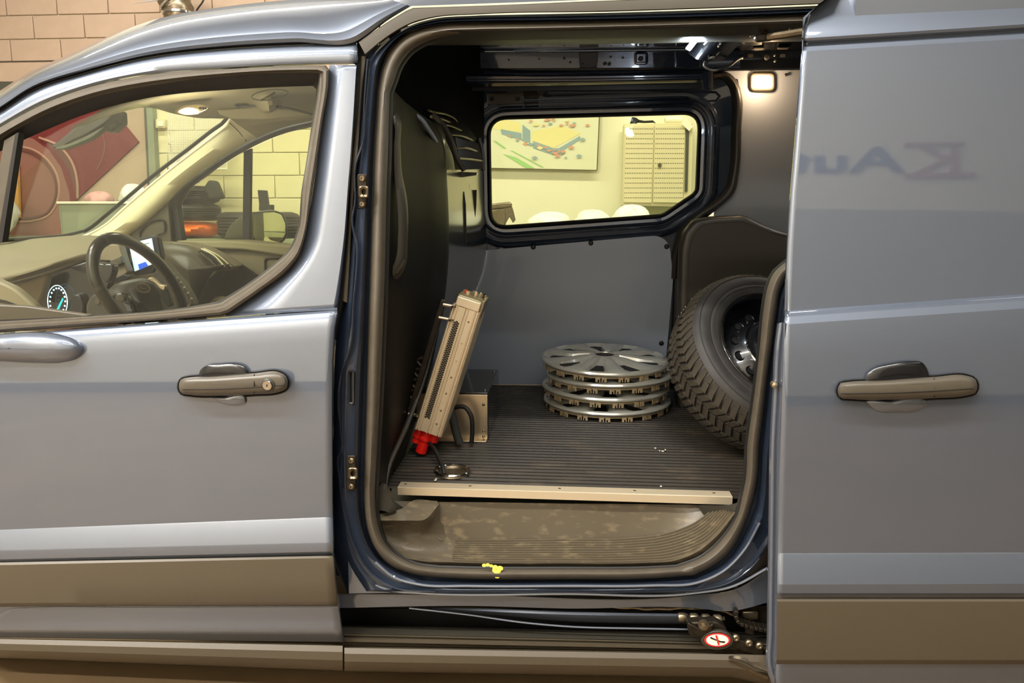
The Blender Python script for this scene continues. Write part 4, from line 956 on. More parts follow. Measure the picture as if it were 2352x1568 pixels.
# ---------------- far side of the load space
YF = YB + .005
lin_ = empty_part('side_lining', W(1300, 700, YF), van)
plate('lining_board', rpoly([(1030, 582), (1110, 575, 4), (1536, 538, 44), (1546, 640, 10), (1524, 892), (1030, 892)], 8), YF, .006, 'lining', lin_, bevel=.0015)
for px, py in ((1225, 567), (1357, 558), (1531, 566), (1519, 788)):
    MB().lathe([(.0105, .002), (.0105, -.002), (.008, -.0045), (.005, -.005), (.0045, -.003), (.0001, -.003)], W(px, py, YF), (0, 1, 0), 16).build('board_plug', 'black', lin_)
wtube('lower_trim_line', [(1143, 884, YF - .006), (1250, 884, YF - .006)], .003, 'steel', van, n=4)
# inner side panel around the rear side window
GW = spline(rpoly([(1126, 275, 38), (1604, 262, 34), (1597, 440, 16), (1520, 492, 26), (1130, 520, 34)], 8), 150, False, True)
def ring(name, d0, d1, prof, m, **k):
    return ribbon(name, offset_loop(GW, d0), offset_loop(GW, d1), lambda x, y: YF, prof, m, van, n=150, closed=True, smooth=False, **k)
ring('window_rubber', -1, 7, [(0, .035), (.3, .022), (.7, .018), (1, .024)], 'rubber_black')
ring('window_flange', 7, 30, [(0, .024), (.1, .014), (.4, .012), (.5, -.004), (.62, -.010), (.72, -.004), (.85, .012), (1, .014)], 'paint_shaded', sharp=22)
ring('window_swage', 30, 52, [(0, .014), (.2, .010), (.4, -.006), (.6, -.010), (.75, -.004), (1, .010)], 'paint_shaded', sharp=22)
plate('rear_side_glass', GW, YF + .04, .004, 'glass_tint', van)
OB = [(1060, 700), (1060, 400), (1060, 205), (1200, 195), (1400, 190), (1640, 175), (1690, 170), (1702, 200), (1702, 300), (1696, 400), (1688, 440), (1660, 470), (1610, 510), (1570, 550), (1556, 600), (1550, 720), (1540, 905), (1300, 905), (1060, 905)]
o1 = offset_loop(GW, 52)
# match by direction from the window's middle
cxw, cyw = 1365, 395
def onout(p):
    a = math.atan2(p[1] - cyw, p[0] - cxw); best = None
    D = spline(OB, 400, False, True)
    return min(D, key=lambda q: abs((math.atan2(q[1] - cyw, q[0] - cxw) - a + math.pi) % (2 * math.pi) - math.pi))
oo = [onout(p) for p in o1]
MB().rows([[W(lerp(p[0], q[0], t), lerp(p[1], q[1], t), YF + d) for p, q in zip(o1, oo)] for t, d in ((0, .010), (.3, .012), (1, .014))], cu=True).build('inner_side_panel', 'paint_shaded', van, sharp=30)
plate('inner_side_panel_lower', [(1030, 560), (1090, 560), (1560, 520), (1560, 905), (1030, 905)], YF + .016, .004, 'paint_shaded', van)
plate('inner_side_panel_upper', [(900, 60), (1900, 40), (1900, 260), (900, 262)], YF + .03, .004, 'paint_shaded', van)
plate('inner_side_panel_front', [(1000, 200), (1112, 200), (1112, 905), (1000, 905)], YF + .028, .004, 'paint_shaded', van)
# swaged slots above the window
def slot(x0, y0, x1, y1, r_, nm='swage_slot'):
    O = spline(rrect(x0, y0, x1, y1, r_), 50, False, True)
    MB().rows([[W(p[0], p[1], YF + .012 + d) for p in offset_loop(O, g)] for g, d in ((2, .003), (0, -.006), (-3, -.002), (-5, .0))], cu=True).build(nm, 'paint_shaded', van, sharp=30)
slot(1246, 210, 1655, 233, 11)
br = empty_part('catch_bracket', W(1160, 226, YF), van)
plate('bracket_plate', [(1118, 215), (1200, 213), (1199, 238), (1119, 240)], YF - .012, .014, 'moulding', br, bevel=.002)
for x in (1129, 1188): MB().lathe([(.010, 0), (.009, -.005), (.0001, -.004)], W(x, 226, YF - .012), (0, 1, 0), 14).build('bracket_bolt', 'black', br)
plate('bracket_clip', [(1202, 208), (1232, 208), (1240, 222), (1236, 236), (1204, 240)], YF - .004, .01, 'steel_dark', br, bevel=.002)
# roof frame over the far side, tube rail and header
YH = YB - .06
hd = empty_part('roof_frame', W(1300, 140, YH), van)
skin('frame_web', [[(960, 118, YH), (1300, 116, YH), (1700, 112, YH)], [(960, 122, YH - .012), (1300, 120, YH - .012), (1700, 116, YH - .012)], [(960, 157, YH - .005), (1300, 156, YH - .005), (1700, 153, YH - .005)], [(960, 163, YH + .02), (1300, 162, YH + .02), (1700, 158, YH + .02)]], 'paint_shaded', hd, n=20, sharp=20)
for x0, x1, m_ in ((1330, 1374, 'paint_shaded'), (1500, 1549, 'paint_shaded'), (1552, 1610, 'paint_shaded'), (1068, 1090, 'steel_dark')):
    plate('frame_plate', [(x0, 120), (x1, 119), (x1 - 2, 154), (x0 + 2, 156)], YH - .022, .01, m_, hd, bevel=.002)
O = rrect(1458, 120, 1487, 147, 6)
MB().rows([[W(p[0], p[1], YH - .013 + d) for p in offset_loop(O, g)] for g, d in ((2, .004), (0, -.010), (-3, -.011), (-5, .002))], cu=True).build('frame_boss', 'paint_shaded', hd)
MB().disc(W(1472, 134, YH - .022), .010, (0, -1, 0), 14, .003).build('frame_hole', 'black', hd)
for x, y, r_ in ((1168, 137, .003), (1296, 133, .005), (1310, 142, .004), (1403, 130, .004), (1431, 132, .004), (1338, 146, .004), (1350, 149, .003), (1560, 124, .004), (1524, 145, .003), (1510, 140, .006), (1390, 145, .007), (1400, 146, .007), (1238, 135, .003), (1045, 144, .004), (1110, 140, .003)):
    MB().disc(W(x, y, YH - .024), r_, (0, -1, 0), 8, .002).build('frame_hole', 'black', hd)
skin('upper_rail', [[(930, 98, .5), (1300, 100, .5), (1750, 96, .5)], [(930, 106, .7), (1300, 107, .7), (1750, 103, .7)], [(930, 113, YH), (1300, 112, YH), (1700, 109, YH)]], 'paint_shaded', van, n=20)
wtube('upper_rail_lip', [(1180, 117, YH - .03), (1300, 110, YH - .03), (1480, 105, YH - .03)], .006, 'lining', van, n=10)
skin('header_inner', [[(880, 70, .11), (1300, 70, .10), (1860, 55, .10)], [(900, 95, .16), (1300, 90, .16), (1860, 78, .16)], [(930, 105, .45), (1300, 102, .45), (1860, 95, .45)]], 'plastic_dark', van, n=20)
YT = YB - .22
tb = empty_part('roof_rail_tube', W(1300, 178, YT), van)
skin('tube_body', [[(975, 168, YT + .02), (1300, 168, YT + .02), (1640, 160, YT + .02)], [(975, 171, YT - .01), (1300, 171, YT - .01), (1640, 164, YT - .01)], [(975, 180, YT - .022), (1300, 180, YT - .022), (1640, 174, YT - .022)], [(975, 190, YT - .016), (1300, 189, YT - .016), (1640, 183, YT - .016)], [(975, 200, YT + .02), (1300, 196, YT + .02), (1640, 190, YT + .02)]], 'paint_shaded', tb, n=20, vs=14, sharp=60)
plate('tube_bracket', [(1613, 164), (1634, 162), (1634, 203), (1613, 203)], YT - .026, .02, 'paint_shaded', tb, bevel=.002)
plate('bracket_flange', [(1633, 160), (1638, 160), (1638, 205), (1633, 205)], YT - .05, .03, 'steel', tb)
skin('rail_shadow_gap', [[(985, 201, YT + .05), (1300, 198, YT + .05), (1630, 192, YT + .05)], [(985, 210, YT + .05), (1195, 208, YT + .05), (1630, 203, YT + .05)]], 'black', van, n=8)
plate('frame_corner', [(893, 165), (960, 168), (960, 210), (893, 196)], .75, .03, 'paint_shaded', van, bevel=.003)
# D pillar lining, lamp, outer swage of the far panel
plate('rear_lining', [(1640, 150), (1900, 145), (1900, 640), (1640, 640)], YB + .03, .005, 'lining_pale', van)
ribbon('panel_edge_bead', [(1640, 166), (1672, 166), (1692, 184), (1703, 215), (1703, 300), (1697, 400), (1688, 440), (1662, 468), (1612, 502), (1575, 535), (1560, 580), (1556, 640)],
       [(1630, 182), (1660, 182), (1676, 200), (1682, 225), (1681, 300), (1675, 400), (1666, 432), (1645, 455), (1600, 484), (1562, 520), (1546, 570), (1540, 640)], lambda x, y: YB, [(0, .02), (.1, -.012), (.35, -.016), (.7, -.01), (1, .012)], 'arch', van, n=60, sharp=50)
MB().lathe([(.006, .002), (.006, -.003), (.0001, -.005)], W(1698, 317, YB + .02), (0, 1, 0), 12).build('rivet', 'chrome', van)
MB().lathe([(.006, .002), (.006, -.003), (.0001, -.005)], W(1805, 172, YB + .02), (0, 1, 0), 12).build('rivet', 'chrome', van)
lamp = empty_part('cargo_lamp', W(1752, 188, YB), van)
O = spline(rrect(1721, 165, 1782, 211, 12), 40, False, True)
MB().rows([[W(p[0], p[1], YB + .026 + d) for p in offset_loop(O, g)] for g, d in ((0, .004), (-1, -.010), (-4, -.014), (-7, -.010), (-8, .0))], cu=True).build('lamp_bezel', 'moulding', lamp, sharp=40)
plate('lamp_lens', spline(rrect(1729, 172, 1775, 203, 9), 30, False, True), YB + .016, .012, 'lamp_warm', lamp, bevel=.003)
l = bpy.data.lights.new('cargo_lamp_light', 'POINT'); l.energy = 2.0; l.color = (1, .70, .42); l.shadow_soft_size = .02
lo = bpy.data.objects.new('cargo_lamp_light', l); C.objects.link(lo); lo.location = W(1752, 190, YB - .05)
# dark rear header with fixings
rh_ = empty_part('rear_header', W(1760, 135, YB - .05), van)
skin('header_panel', [[(1640, 60, .9), (1900, 50, .9)], [(1640, 100, YB - .10), (1900, 96, YB - .10)], [(1640, 118, YB - .06), (1900, 112, YB - .06)], [(1640, 155, YB - .05), (1900, 152, YB - .05)], [(1640, 163, YB - .05), (1900, 160, YB - .05)], [(1640, 165, YB + .03), (1900, 161, YB + .03)]], 'rim_black', rh_, n=8, smooth=False)
for x, y, rr in ((1761, 132, .010), (1779, 127, .005), (1780, 140, .005), (1704, 133, .005)):
    MB().lathe([(rr, .003), (rr, -.002), (rr * .6, -.004), (.0001, -.004)], W(x, y, YB - .056), (0, 1, 0), 14).build('header_stud', 'alu', rh_)
for x in (1724, 1798): plate('header_clip', rrect(x - 6, 124, x + 6, 131, 2), YB - .06, .006, 'alu', rh_)
for x in (1744, 1800): plate('header_slot', rrect(x - 12, 108, x + 12, 111, 1), YB - .09, .02, 'alu', rh_)
# upper door arm
ua = empty_part('upper_arm', W(1790, 85, .12), van)
plate('arm_head', spline([(1735, 82), (1744, 78), (1775, 78), (1778, 88), (1762, 92), (1738, 90)], 24, True, True), .13, .02, 'steel_dark', ua, bevel=.003)
wtube('arm_rod', [(1765, 85, .125), (1800, 80, .10), (1850, 72, .06)], .0085, 'steel', ua, n=10)
wtube('arm_pin', [(1753, 64, .14), (1754, 80, .13)], .009, 'steel_dark', ua, n=4)
wtube('arm_hook', [(1822, 62, .12), (1814, 66, .12), (1812, 74, .12)], .003, 'steel', ua, n=8)
# LED bar in a black curved bracket, with its wiring
lb = empty_part('led_bracket', W(1640, 90, .5), van)
YL = .45
skin('bracket_shell', [[(1612, 62, YL + .02), (1580, 122, YL + .02)], [(1650, 66, YL - .03), (1600, 136, YL - .03)], [(1700, 70, YL - .01), (1622, 140, YL - .01)], [(1722, 78, YL + .05), (1660, 140, YL + .05)]], 'rim_black', lb, n=12, vs=16, smooth=False, sharp=60)
plate('led_bar', [(1611, 64), (1622, 70), (1586, 116), (1575, 110)], YL - .035, .012, 'lamp_led', lb, bevel=.002)
plate('led_strip', [(1650, 66), (1653, 68), (1618, 103), (1616, 101)], YL - .05, .004, 'lamp_led', lb)
l = bpy.data.lights.new('led_light', 'POINT'); l.energy = 3.5; l.color = (.80, .92, 1); l.shadow_soft_size = .03
lo = bpy.data.objects.new('led_light', l); C.objects.link(lo); lo.location = W(1590, 112, YL - .06)
for x, y in ((1668, 68), (1683, 71), (1664, 89), (1654, 100), (1645, 92), (1650, 106), (1688, 85)):
    MB().lathe([(.004, .002), (.004, -.003), (.0001, -.004)], W(x, y, YL - .04), (0, 1, 0), 10).build('bracket_screw', 'chrome', lb)
cbx = wtube('lamp_wire', [(1668, 108, YL + .03), (1655, 118, YL), (1638, 135, YL), (1640, 133, YL - .01), (1618, 141, YL), (1616, 150, YL), (1630, 160, YL), (1655, 160, YL), (1680, 148, YL + .05), (1692, 138, YL + .1), (1703, 132, YL + .15)], .0035, 'steel_dark', None, n=50)
tag(cbx, 'dark wire drooping from the lit bar bracket under the roof', 'wire')
plate('wire_box', rrect(1660, 103, 1676, 111, 2), YL + .02, .02, 'steel_dark', lb, bevel=.002)

# wheel arch cover
AY = YB - .30
ac = empty_part('arch_cover', W(1700, 700, AY), van)
AO = [(1548, 1100), (1550, 900), (1555, 640), (1557, 570), (1566, 530), (1590, 503), (1625, 497), (1660, 495), (1696, 493), (1706, 494), (1716, 498), (1740, 510), (1762, 520), (1788, 529), (1812, 535), (1850, 539), (1900, 543)]
AI = [(1578, 1100), (1578, 900), (1582, 640), (1584, 580), (1594, 540), (1612, 520), (1640, 514), (1670, 512), (1696, 510), (1706, 511), (1716, 514), (1740, 524), (1762, 533), (1788, 541), (1812, 546), (1850, 550), (1900, 554)]
ribbon('cover_edge', AO, AI, lambda x, y: AY, [(0, .34), (.08, .02), (.3, .004), (.6, -.002), (1, .0)], 'arch', ac, n=110, smooth=False, sharp=60)
plate('cover_face', AI + [(1900, 1100)], AY, .01, 'arch', ac)
skin('cover_flange', [[(1545, 905, AY + .3), (1546, 780, AY + .3), (1550, 640, AY + .3), (1551, 570, AY + .3), (1562, 530, AY + .3), (1590, 500, AY + .3)], [(1534, 905, AY + .32), (1540, 780, AY + .32), (1546, 640, AY + .32), (1546, 570, AY + .32), (1556, 525, AY + .32), (1585, 492, AY + .32)]], 'rubber_black', ac, n=30)

# closing surfaces of the body that keep the load space dark
x_b = W(1850, 400, .03).x + .0
MB().box((x_b + .95, .02, 1.15), (1.75, .02, 1.6)).build('rear_quarter', 'paint', van)
MB().box((x_b + 1.05, .95, 1.15), (.04, 1.85, 1.6)).build('rear_doors', 'paint', van)
# ================================================================== LOAD
# aluminium power unit leaning on the bulkhead
PYU = .42
pu = empty('power_unit', W(975, 1003, PYU), 'slanted ribbed aluminium power unit bolted to the black bulkhead', 'device')
tl, tr, bl, br_ = W(1047, 702, PYU), W(1111, 721, PYU), W(946, 981, PYU), W(1006, 1003, PYU)
U = ((tr - tl) + (br_ - bl)) / 2; V = ((tl - bl) + (tr - br_)) / 2
wd, ln = U.length, V.length; u = U.normalized(); v = (V - u * V.dot(u)).normalized(); nn = u.cross(v)   # towards the camera
if nn.y > 0: nn = -nn
org = (bl + br_ + tl + tr) / 4 - u * wd / 2 - v * ln / 2
def PU(a, b, d=0): return org + u * (a * wd) + v * (b * ln) + nn * d
rot = Matrix((u, v, -nn)).transposed()
prof = [(0, -.17), (0, 0), (.035, .004), (.07, .004), (.08, -.004), (.13, -.004), (.14, .004), (.19, .004), (.20, -.002), (.42, -.002), (.43, .004), (.47, .004), (.48, -.004), (.53, -.004), (.54, .003), (.58, .003), (.60, 0), (.80, 0), (.815, .003), (.84, .003), (.85, -.004), (.885, -.004), (.895, .004), (.93, .004), (.94, -.004), (.965, -.004), (.975, .003), (1, .001), (1.0, -.17)]
mb = MB(); mb.rows([[PU(a, b, d) for a, d in prof] for b in (0, 1)]); n = len(prof)
mb.f.append(tuple(range(n))); mb.f.append(tuple(range(n, 2 * n))[::-1]); mb.f.append((0, n - 1, 2 * n - 1, n))
mb.build('housing', 'alu_pale', pu, sharp=20)
mb = MB()
for j in range(42):
    for k in range(3):
        b = .115 + (j + (.5 if k == 1 else 0)) * .0185
        mb.disc(PU(.245 + k * .062, b, -.0012), .0034, nn, 6, .002)
mb.build('vent_holes', 'black', pu, kind='stuff')
for b in (.09, .20, .34, .47, .60, .74, .91):
    MB().disc(PU(.70, b, .0008), .0032 if b in (.09, .20, .34, .47, .91) else .0018, nn, 10, .0015).build('screw', 'steel', pu)
MB().box(PU(.5, 1.035, -.05), (wd * .86, .028, .10), rot).build('end_block', 'alu_pale', pu, bevel=.003)
MB().box(PU(.52, 1.02, -.09), (wd * .98, .045, .13), rot).build('circuit_case', 'steel', pu, bevel=.003)
mb = MB(); random.seed(9)
for k in range(14):
    MB().box(PU(.12 + .065 * k, 1.075 + random.uniform(-.006, .014), -.09 + random.uniform(-.03, .02)), (.006, random.uniform(.01, .022), .008), rot).build('terminal', random.choice(['steel', 'black', 'redplastic', 'alu']), pu)
MB().box(PU(.98, 1.02, -.03), (.010, .055, .04), rot).build('end_bracket', 'steel', pu, bevel=.002)
# bracket rail and stand-offs on the bulkhead
RA, RB = W(1018, 690, PYU + .03), W(925, 1000, PYU + .03)
d = (RB - RA); dn = d.normalized(); q = Vector((0, 1, 0)); s_ = dn.cross(q).normalized()
mb = MB(); mb.prism([RA - s_ * .007, RA + s_ * .007, RB + s_ * .009, RB - s_ * .009], (0, .02, 0)); mb.build('mount_rail', 'steel_dark', pu, bevel=.001)
mb = MB(); mb.prism([RA + s_ * .014 + d * .28, RA + s_ * .03 + d * .30, RB + s_ * .03 - d * .02, RB + s_ * .0 - d * .0], (0, .015, 0)) if False else None
for t in (.42, .50, .58, .66, .74):
    MB().tube([RA + d * t + s_ * .008 * -1, RA + d * (t + .03) - s_ * .028, RA + d * (t + .06) - s_ * .008], .006, 8).build('mount_fin', 'steel_dark', pu)
for (x0, y0, x1, y1) in ((1008, 729, 1040, 735), (1018, 699, 1046, 704), (938, 950, 962, 954)):
    MB().tube([W(x0, y0, PYU + .02), W(x1, y1, PYU + .02)], .0055, 10).build('stand_off', 'alu', pu)
    MB().tube([W(x1 - 4, y1 - 2, PYU - .004), W(x1 - 4, y1 + 2, PYU - .004)], .008, 8).build('clamp_nut', 'steel', pu)
# red connectors
for a, l0, l1, rr in ((.13, -.01, -.05, .013), (.42, -.01, -.075, .019)):
    p0 = PU(a, 0, -.03) ; MB().lathe([(.0001, 0), (rr, 0), (rr, .022), (rr * 1.12, .023), (rr * 1.12, .032), (rr * .92, .034), (rr * .9, -l1), (.0001, -l1)], p0, -v, 20).build('connector', 'redplastic', pu)
MB().lathe([(.015, 0), (.015, .03), (.0001, .03)], PU(.72, 0, -.03), -v, 16).build('connector', 'redplastic', pu)
hole = WZ(1021, 1089, FZ + .004)
pts = [W(984, 1014, .45), W(997, 1030, lerp(.45, hole.y, .33)), W(1009, 1055, lerp(.45, hole.y, .66)), W(1017, 1074, lerp(.45, hole.y, .9)), hole]
pp = spline([tuple(p) for p in pts], 24)
tag(MB().tube([Vector(p) for p in pp], .0062, 10).build('power_cable', 'rubber_black', None), 'black cable from the red connectors into the steel floor cup', 'cable')

# black and aluminium box behind it
p0, p1 = WZ(1120, 1009, FZ), WZ(1042, 1003, FZ)
fx1 = p0.x; fy = p0.y; fx0 = fx1 - .235; hgt = .155
back = .36
bx_ = empty('battery_box', ((fx0 + fx1) / 2, fy + back / 2, FZ), 'box with black cover and bare aluminium front on the load floor', 'box')
MB().box(((fx0 + fx1) / 2, fy + back / 2 + .004, FZ + hgt / 2 + .002), (fx1 - fx0 + .004, back, hgt)).build('cover', 'rim_black', bx_, bevel=.002)
MB().box(((fx0 + fx1) / 2 + .001, fy - .003, FZ + hgt / 2), (fx1 - fx0, .006, hgt - .006)).build('front_plate', 'alu', bx_, bevel=.001)
MB().box(((fx0 + fx1) / 2, fy - .02, FZ + .003), (fx1 - fx0, .036, .004)).build('base_flange', 'alu', bx_, bevel=.001)
for dx, dz in ((-.012, .012), (-.012, .03), (-.215, .012), (-.012, .12)):
    MB().lathe([(.005, .001), (.005, -.003), (.0001, -.005)], (fx1 + dx, fy - .006, FZ + dz), (0, 1, 0), 10).build('screw', 'steel', bx_)
for yy in (.04, back - .03):
    MB().lathe([(.004, .0), (.004, .003), (.0001, .004)], (fx1 - .012, fy + yy, FZ + hgt + .002), (0, 0, 1), 10).build('screw', 'chrome', bx_)
# cables in front of the box
def fl(px, py, zz):
    p = WZ(px, py, FZ + zz); return tuple(p)
YC = fy - .05
P = [tuple(W(1028, 945, YC)), tuple(W(1050, 934, YC - .01)), tuple(W(1068, 935, YC - .015)), tuple(W(1080, 950, YC - .02)), tuple(W(1085, 985, YC - .02)), tuple(W(1083, 1020, YC - .02))]
P[-1] = (P[-1][0], P[-1][1], FZ + .009)
tag(MB().tube([Vector(p) for p in spline(P, 30)], .0075, 10).build('looped_cable', 'rubber_black', None), 'thin black cable looping over in front of the aluminium box', 'cable')
P = [tuple(W(1030, 930, YC - .02)), tuple(W(1040, 960, YC - .03)), tuple(W(1050, 1000, YC - .04)), tuple(W(1056, 1024, YC - .045))]
P[-1] = (P[-1][0], P[-1][1], FZ + .014)
tag(MB().tube([Vector(p) for p in spline(P, 20)], .0135, 10).build('thick_cable', 'charcoal', None), 'thick dark conduit left of the looped cable, behind the power unit', 'cable')

# ---------------- stack of four wheel trims
pc = WZ(1392, 932, FZ)                              # middle of the stack on the floor
STX, STY = pc.x, pc.y
RT = 146 / FPX * ((Vector((STX, STY, FZ + .15)) - CAM).length) * .995
def wheel_trim(name, c, tilt, spin, label):
    t = empty(name, c, label, 'wheel trim', 'wheel trims stacked on the load floor')
    seg = 144; ns = 9; rows = []
    rad = [.034, .040, .055, .075, .10, .125, .15, .175, .195, RT - .012, RT - .003, RT, RT - .004]
    hh = [.014, .020, .022, .021, .019, .016, .014, .013, .012, .013, .010, .004, -.002]
    H = .049
    for r_, z in zip(rad, hh):
        row = []
        for k in range(seg):
            a = 2 * math.pi * k / seg; ph = (a * ns / (2 * math.pi)) % 1.0
            # spokes: raised paired ridges, with sunk bays between them
            s = math.cos(2 * math.pi * ph); dip = 0
            m = max(0, min(1, (r_ - .05) / .03)) * max(0, min(1, (RT - .016 - r_) / .02))
            dip = m * (-.013 if s < -.25 else (-.002 if s < .1 else .003 * (s > .55) * 1))
            row.append(Vector((r_ * math.cos(a), r_ * math.sin(a), H - .022 + z + dip)))
        rows.append(row)
    A = Matrix.Translation(c) @ Matrix.Rotation(tilt[0], 4, 'X') @ Matrix.Rotation(tilt[1], 4, 'Y') @ Matrix.Rotation(spin, 4, 'Z')
    def tf(mb):
        mb.v = [A @ p for p in mb.v]; return mb
    tf(MB().rows(rows, cu=True)).build('trim_face', 'hubcap', t, sharp=35)
    bay = []
    for k in range(ns):
        a0 = 2 * math.pi * (k + .5) / ns; w_ = .135
        q = [Vector((r_ * math.cos(a0 + s * w_ * f), r_ * math.sin(a0 + s * w_ * f), H - .0190)) for r_, s, f in ((.085, -1, .7), (RT - .045, -1, 1.0), (RT - .034, 0, 1), (RT - .045, 1, 1.0), (.085, 1, .7))]
        tf(MB().prism(q, (0, 0, .0012))).build('window', 'black', t)
    tf(MB().disc(Vector((0, 0, H - .003)), .036, (0, 0, 1), 24, .002)).build('hub_recess', 'black', t)
    tf(MB().lathe([(.034, H - .010), (.037, H), (.041, H - .002)], (0, 0, 0), seg=28)).build('hub_ring', 'hubcap', t)
    # rear clip ring: lower than the face, with castle-shaped clips
    RC = RT - .013
    tf(MB().lathe([(RC, H - .012), (RC, H - .034), (RC - .002, H - .034), (RC - .002, H - .012)], (0, 0, 0), seg=60)).build('clip_ring', 'hub_back', t)
    for k in range(18):
        a0 = 2 * math.pi * k / 18 + .1; mbk = MB()
        for s in (-1, 1):
            q = [Vector((RC * math.cos(a0 + s * f), RC * math.sin(a0 + s * f), H - z)) for f, z in ((.012, .012), (.085, .012), (.085, .047), (.050, .047), (.050, .038), (.028, .038), (.028, .047), (.012, .047))]
            nv = Vector((math.cos(a0 + s * .05), math.sin(a0 + s * .05), 0)) * .003
            mbk.prism(q, nv)
        tf(mbk).build('clip', 'hub_back', t)
    tf(MB().lathe([(RC + .002, H - .024), (RC + .005, H - .026), (RC + .002, H - .028)], (0, 0, 0), seg=60)).build('spring_wire', 'steel', t)
    return t
names = ['lowest silver wheel trim, resting on the ribbed load floor', 'silver wheel trim, second from the bottom of the stack', 'silver wheel trim just under the top one, shifted right', 'topmost silver wheel trim of the stack, its whole face visible']
for k in range(4):
    off = [(.002, .0), (-.004, .004), (.012, .0), (-.010, .0)][k]
    wheel_trim('wheel_trim', Vector((STX + off[0], STY + off[1], FZ + .0 + .0515 * k)), (R([0, 0, 0, 2.5][k]), R([0, .2, -.8, .8][k])), R(13 * k), names[k])

# ---------------- studded spare wheel leaning at the right
sw_ = None
el, az = R(42), R(22)
nx = Vector((math.sin(az) * math.cos(el), -math.cos(az) * math.cos(el), math.sin(el)))
RO, WD = .286, .19
fc = W(1790, 800, .56)
# lower the wheel until its tyre rests on the floor
def low(c): return min((c - nx * WD).z - RO * math.cos(el) * 1.0, c.z - RO * math.cos(el))
fc = fc + Vector((0, 0, FZ + .004 - low(fc)))
WHD = fc
wh = empty('spare_wheel', fc, 'studded winter tyre on a black steel rim, leaning at the right of the load space', 'wheel')
ux = nx.cross(Vector((0, 0, 1))).normalized(); uy = nx.cross(ux).normalized()
tprof = [(RO * .655, -.020), (RO * .665, -.004), (RO * .70, .000), (RO * .76, .004), (RO * .78, .0015), (RO * .80, .005), (RO * .88, .002), (RO * .93, -.008), (RO * .965, -.022), (RO * .985, -.034), (RO * .992, -.05),
         (RO * .999, -.08), (RO * 1.0, -.103), (RO * .999, -.126), (RO * .992, -.155), (RO * .965, -.185), (RO * .90, -.200), (RO * .76, -.206), (RO * .66, -.2)]
MB().lathe(tprof, fc, nx, 72, xdir=ux).build('tyre', 'tyre', wh, sharp=50)
# tread blocks: slanted bars, each a piece
def TP_(a, r_, h): return fc + nx * h + (ux * math.cos(a) + uy * math.sin(a)) * r_
def rad_at(h):
    h = -h
    if h < .05: return lerp(RO * .94, RO * .995, (h - .012) / .038)
    if h > .155: return lerp(RO * .995, RO * .955, (h - .155) / .04)
    return RO * 1.0
random.seed(5)
blk = None; nb = 0
NB = 66
def tread_block(a0, h0, h1, skew, wa):
    g = .006
    Vv = []
    for hh_, aa in ((h0, a0), (h0, a0 + wa), ((h0 + h1) / 2, a0 + wa + skew * .5), (h1, a0 + wa + skew), (h1, a0 + skew), ((h0 + h1) / 2, a0 + skew * .5)):
        Vv.append((aa, hh_))
    mbk = MB(); base = [TP_(a, rad_at(h) - .004, h) for a, h in Vv]; top = [TP_(a, rad_at(h) + g, h) for a, h in Vv]
    mbk.add(base + top, [(6, 7, 8, 11), (8, 9, 10, 11)] + [(i, (i + 1) % 6, 6 + (i + 1) % 6, 6 + i) for i in range(6)])
    return mbk.build('tread_block', 'tyre_dirty', wh, sharp=40)
for k in range(NB):
    a0 = 2 * math.pi * k / NB; wa = 2 * math.pi / NB * .66
    # only what can face the opening carries single blocks; the far rest is one joined part below
    tread_block(a0, -.016, -.062, .05, wa)
    tread_block(a0 + .03, -.068, -.098, -.05, wa)
    tread_block(a0, -.106, -.138, .05, wa)
    tread_block(a0 + .02, -.144, -.188, -.05, wa)
mb = MB()
for k in range(150):
    a0 = random.uniform(0, 2 * math.pi); h0 = random.choice([-.03, -.045, -.055, -.08, -.09, -.115, -.13, -.15, -.165])
    nv = (ux * math.cos(a0) + uy * math.sin(a0)); p = TP_(a0, rad_at(h0) + .0062, h0)
    mb.disc(p, .0020, nv, 6, -.0016)
mb.build('studs', 'chrome', wh, kind='stuff')
# sidewall rings, steel rim with round holes
for r_, m_ in ((.90, .0008), (.745, .003)):
    MB().lathe([(RO * r_ - .001, m_ - .001), (RO * r_, m_ + .0015), (RO * r_ + .001, m_ - .001)], fc, nx, 72, xdir=ux).build('sidewall_ring', 'tyre', wh)
RR = RO * .655
rim = MB().lathe([(RR, -.012), (RR + .003, -.004), (RR - .001, .000), (RR - .008, -.004), (RR - .012, -.016), (RR - .014, -.05), (RR - .024, -.066), (.150, -.060), (.142, -.046), (.108, -.030), (.100, -.020), (.090, -.018), (.045, -.030), (.032, -.050), (.0001, -.050)], fc, nx, 64, xdir=ux).build('rim', 'rim_black', wh, sharp=50)
MB().lathe([(RR - .001, .000), (RR + .0015, .0022), (RR + .003, -.002)], fc, nx, 72, xdir=ux).build('rim_edge', 'steel_dark', wh)
for k in range(14):
    a0 = 2 * math.pi * k / 14 + .08; c = TP_(a0, .1245, -.0355); 
    tn = (nx * .95 + (ux * math.cos(a0) + uy * math.sin(a0)) * -.3).normalized() if False else nx
    MB().disc(c, .0135, nx, 16, .004).build('rim_hole', 'black', rim)
    MB().lathe([(.0130, .0015), (.0150, .003), (.0165, .0)], c, nx, 18).build('hole_lip', 'rim_black', rim)
MB().lathe([(.095, -.020), (.0975, -.0165), (.100, -.020)], fc, nx, 64, xdir=ux).build('hub_ring', 'chrome', wh)
for k in range(5):
    a0 = 2 * math.pi * k / 5; MB().disc(TP_(a0, .054, -.0285), .007, nx, 12, .003).build('bolt_hole', 'black', rim)
MB().disc(fc - nx * .047, .031, nx, 24, .002).build('centre_bore', 'black', rim)
# ================================================================== CAB
def catbox(name, pts, Y, th, m, parent=None, **k):
    return plate(name, pts, Y, th, m, parent or van, **k)
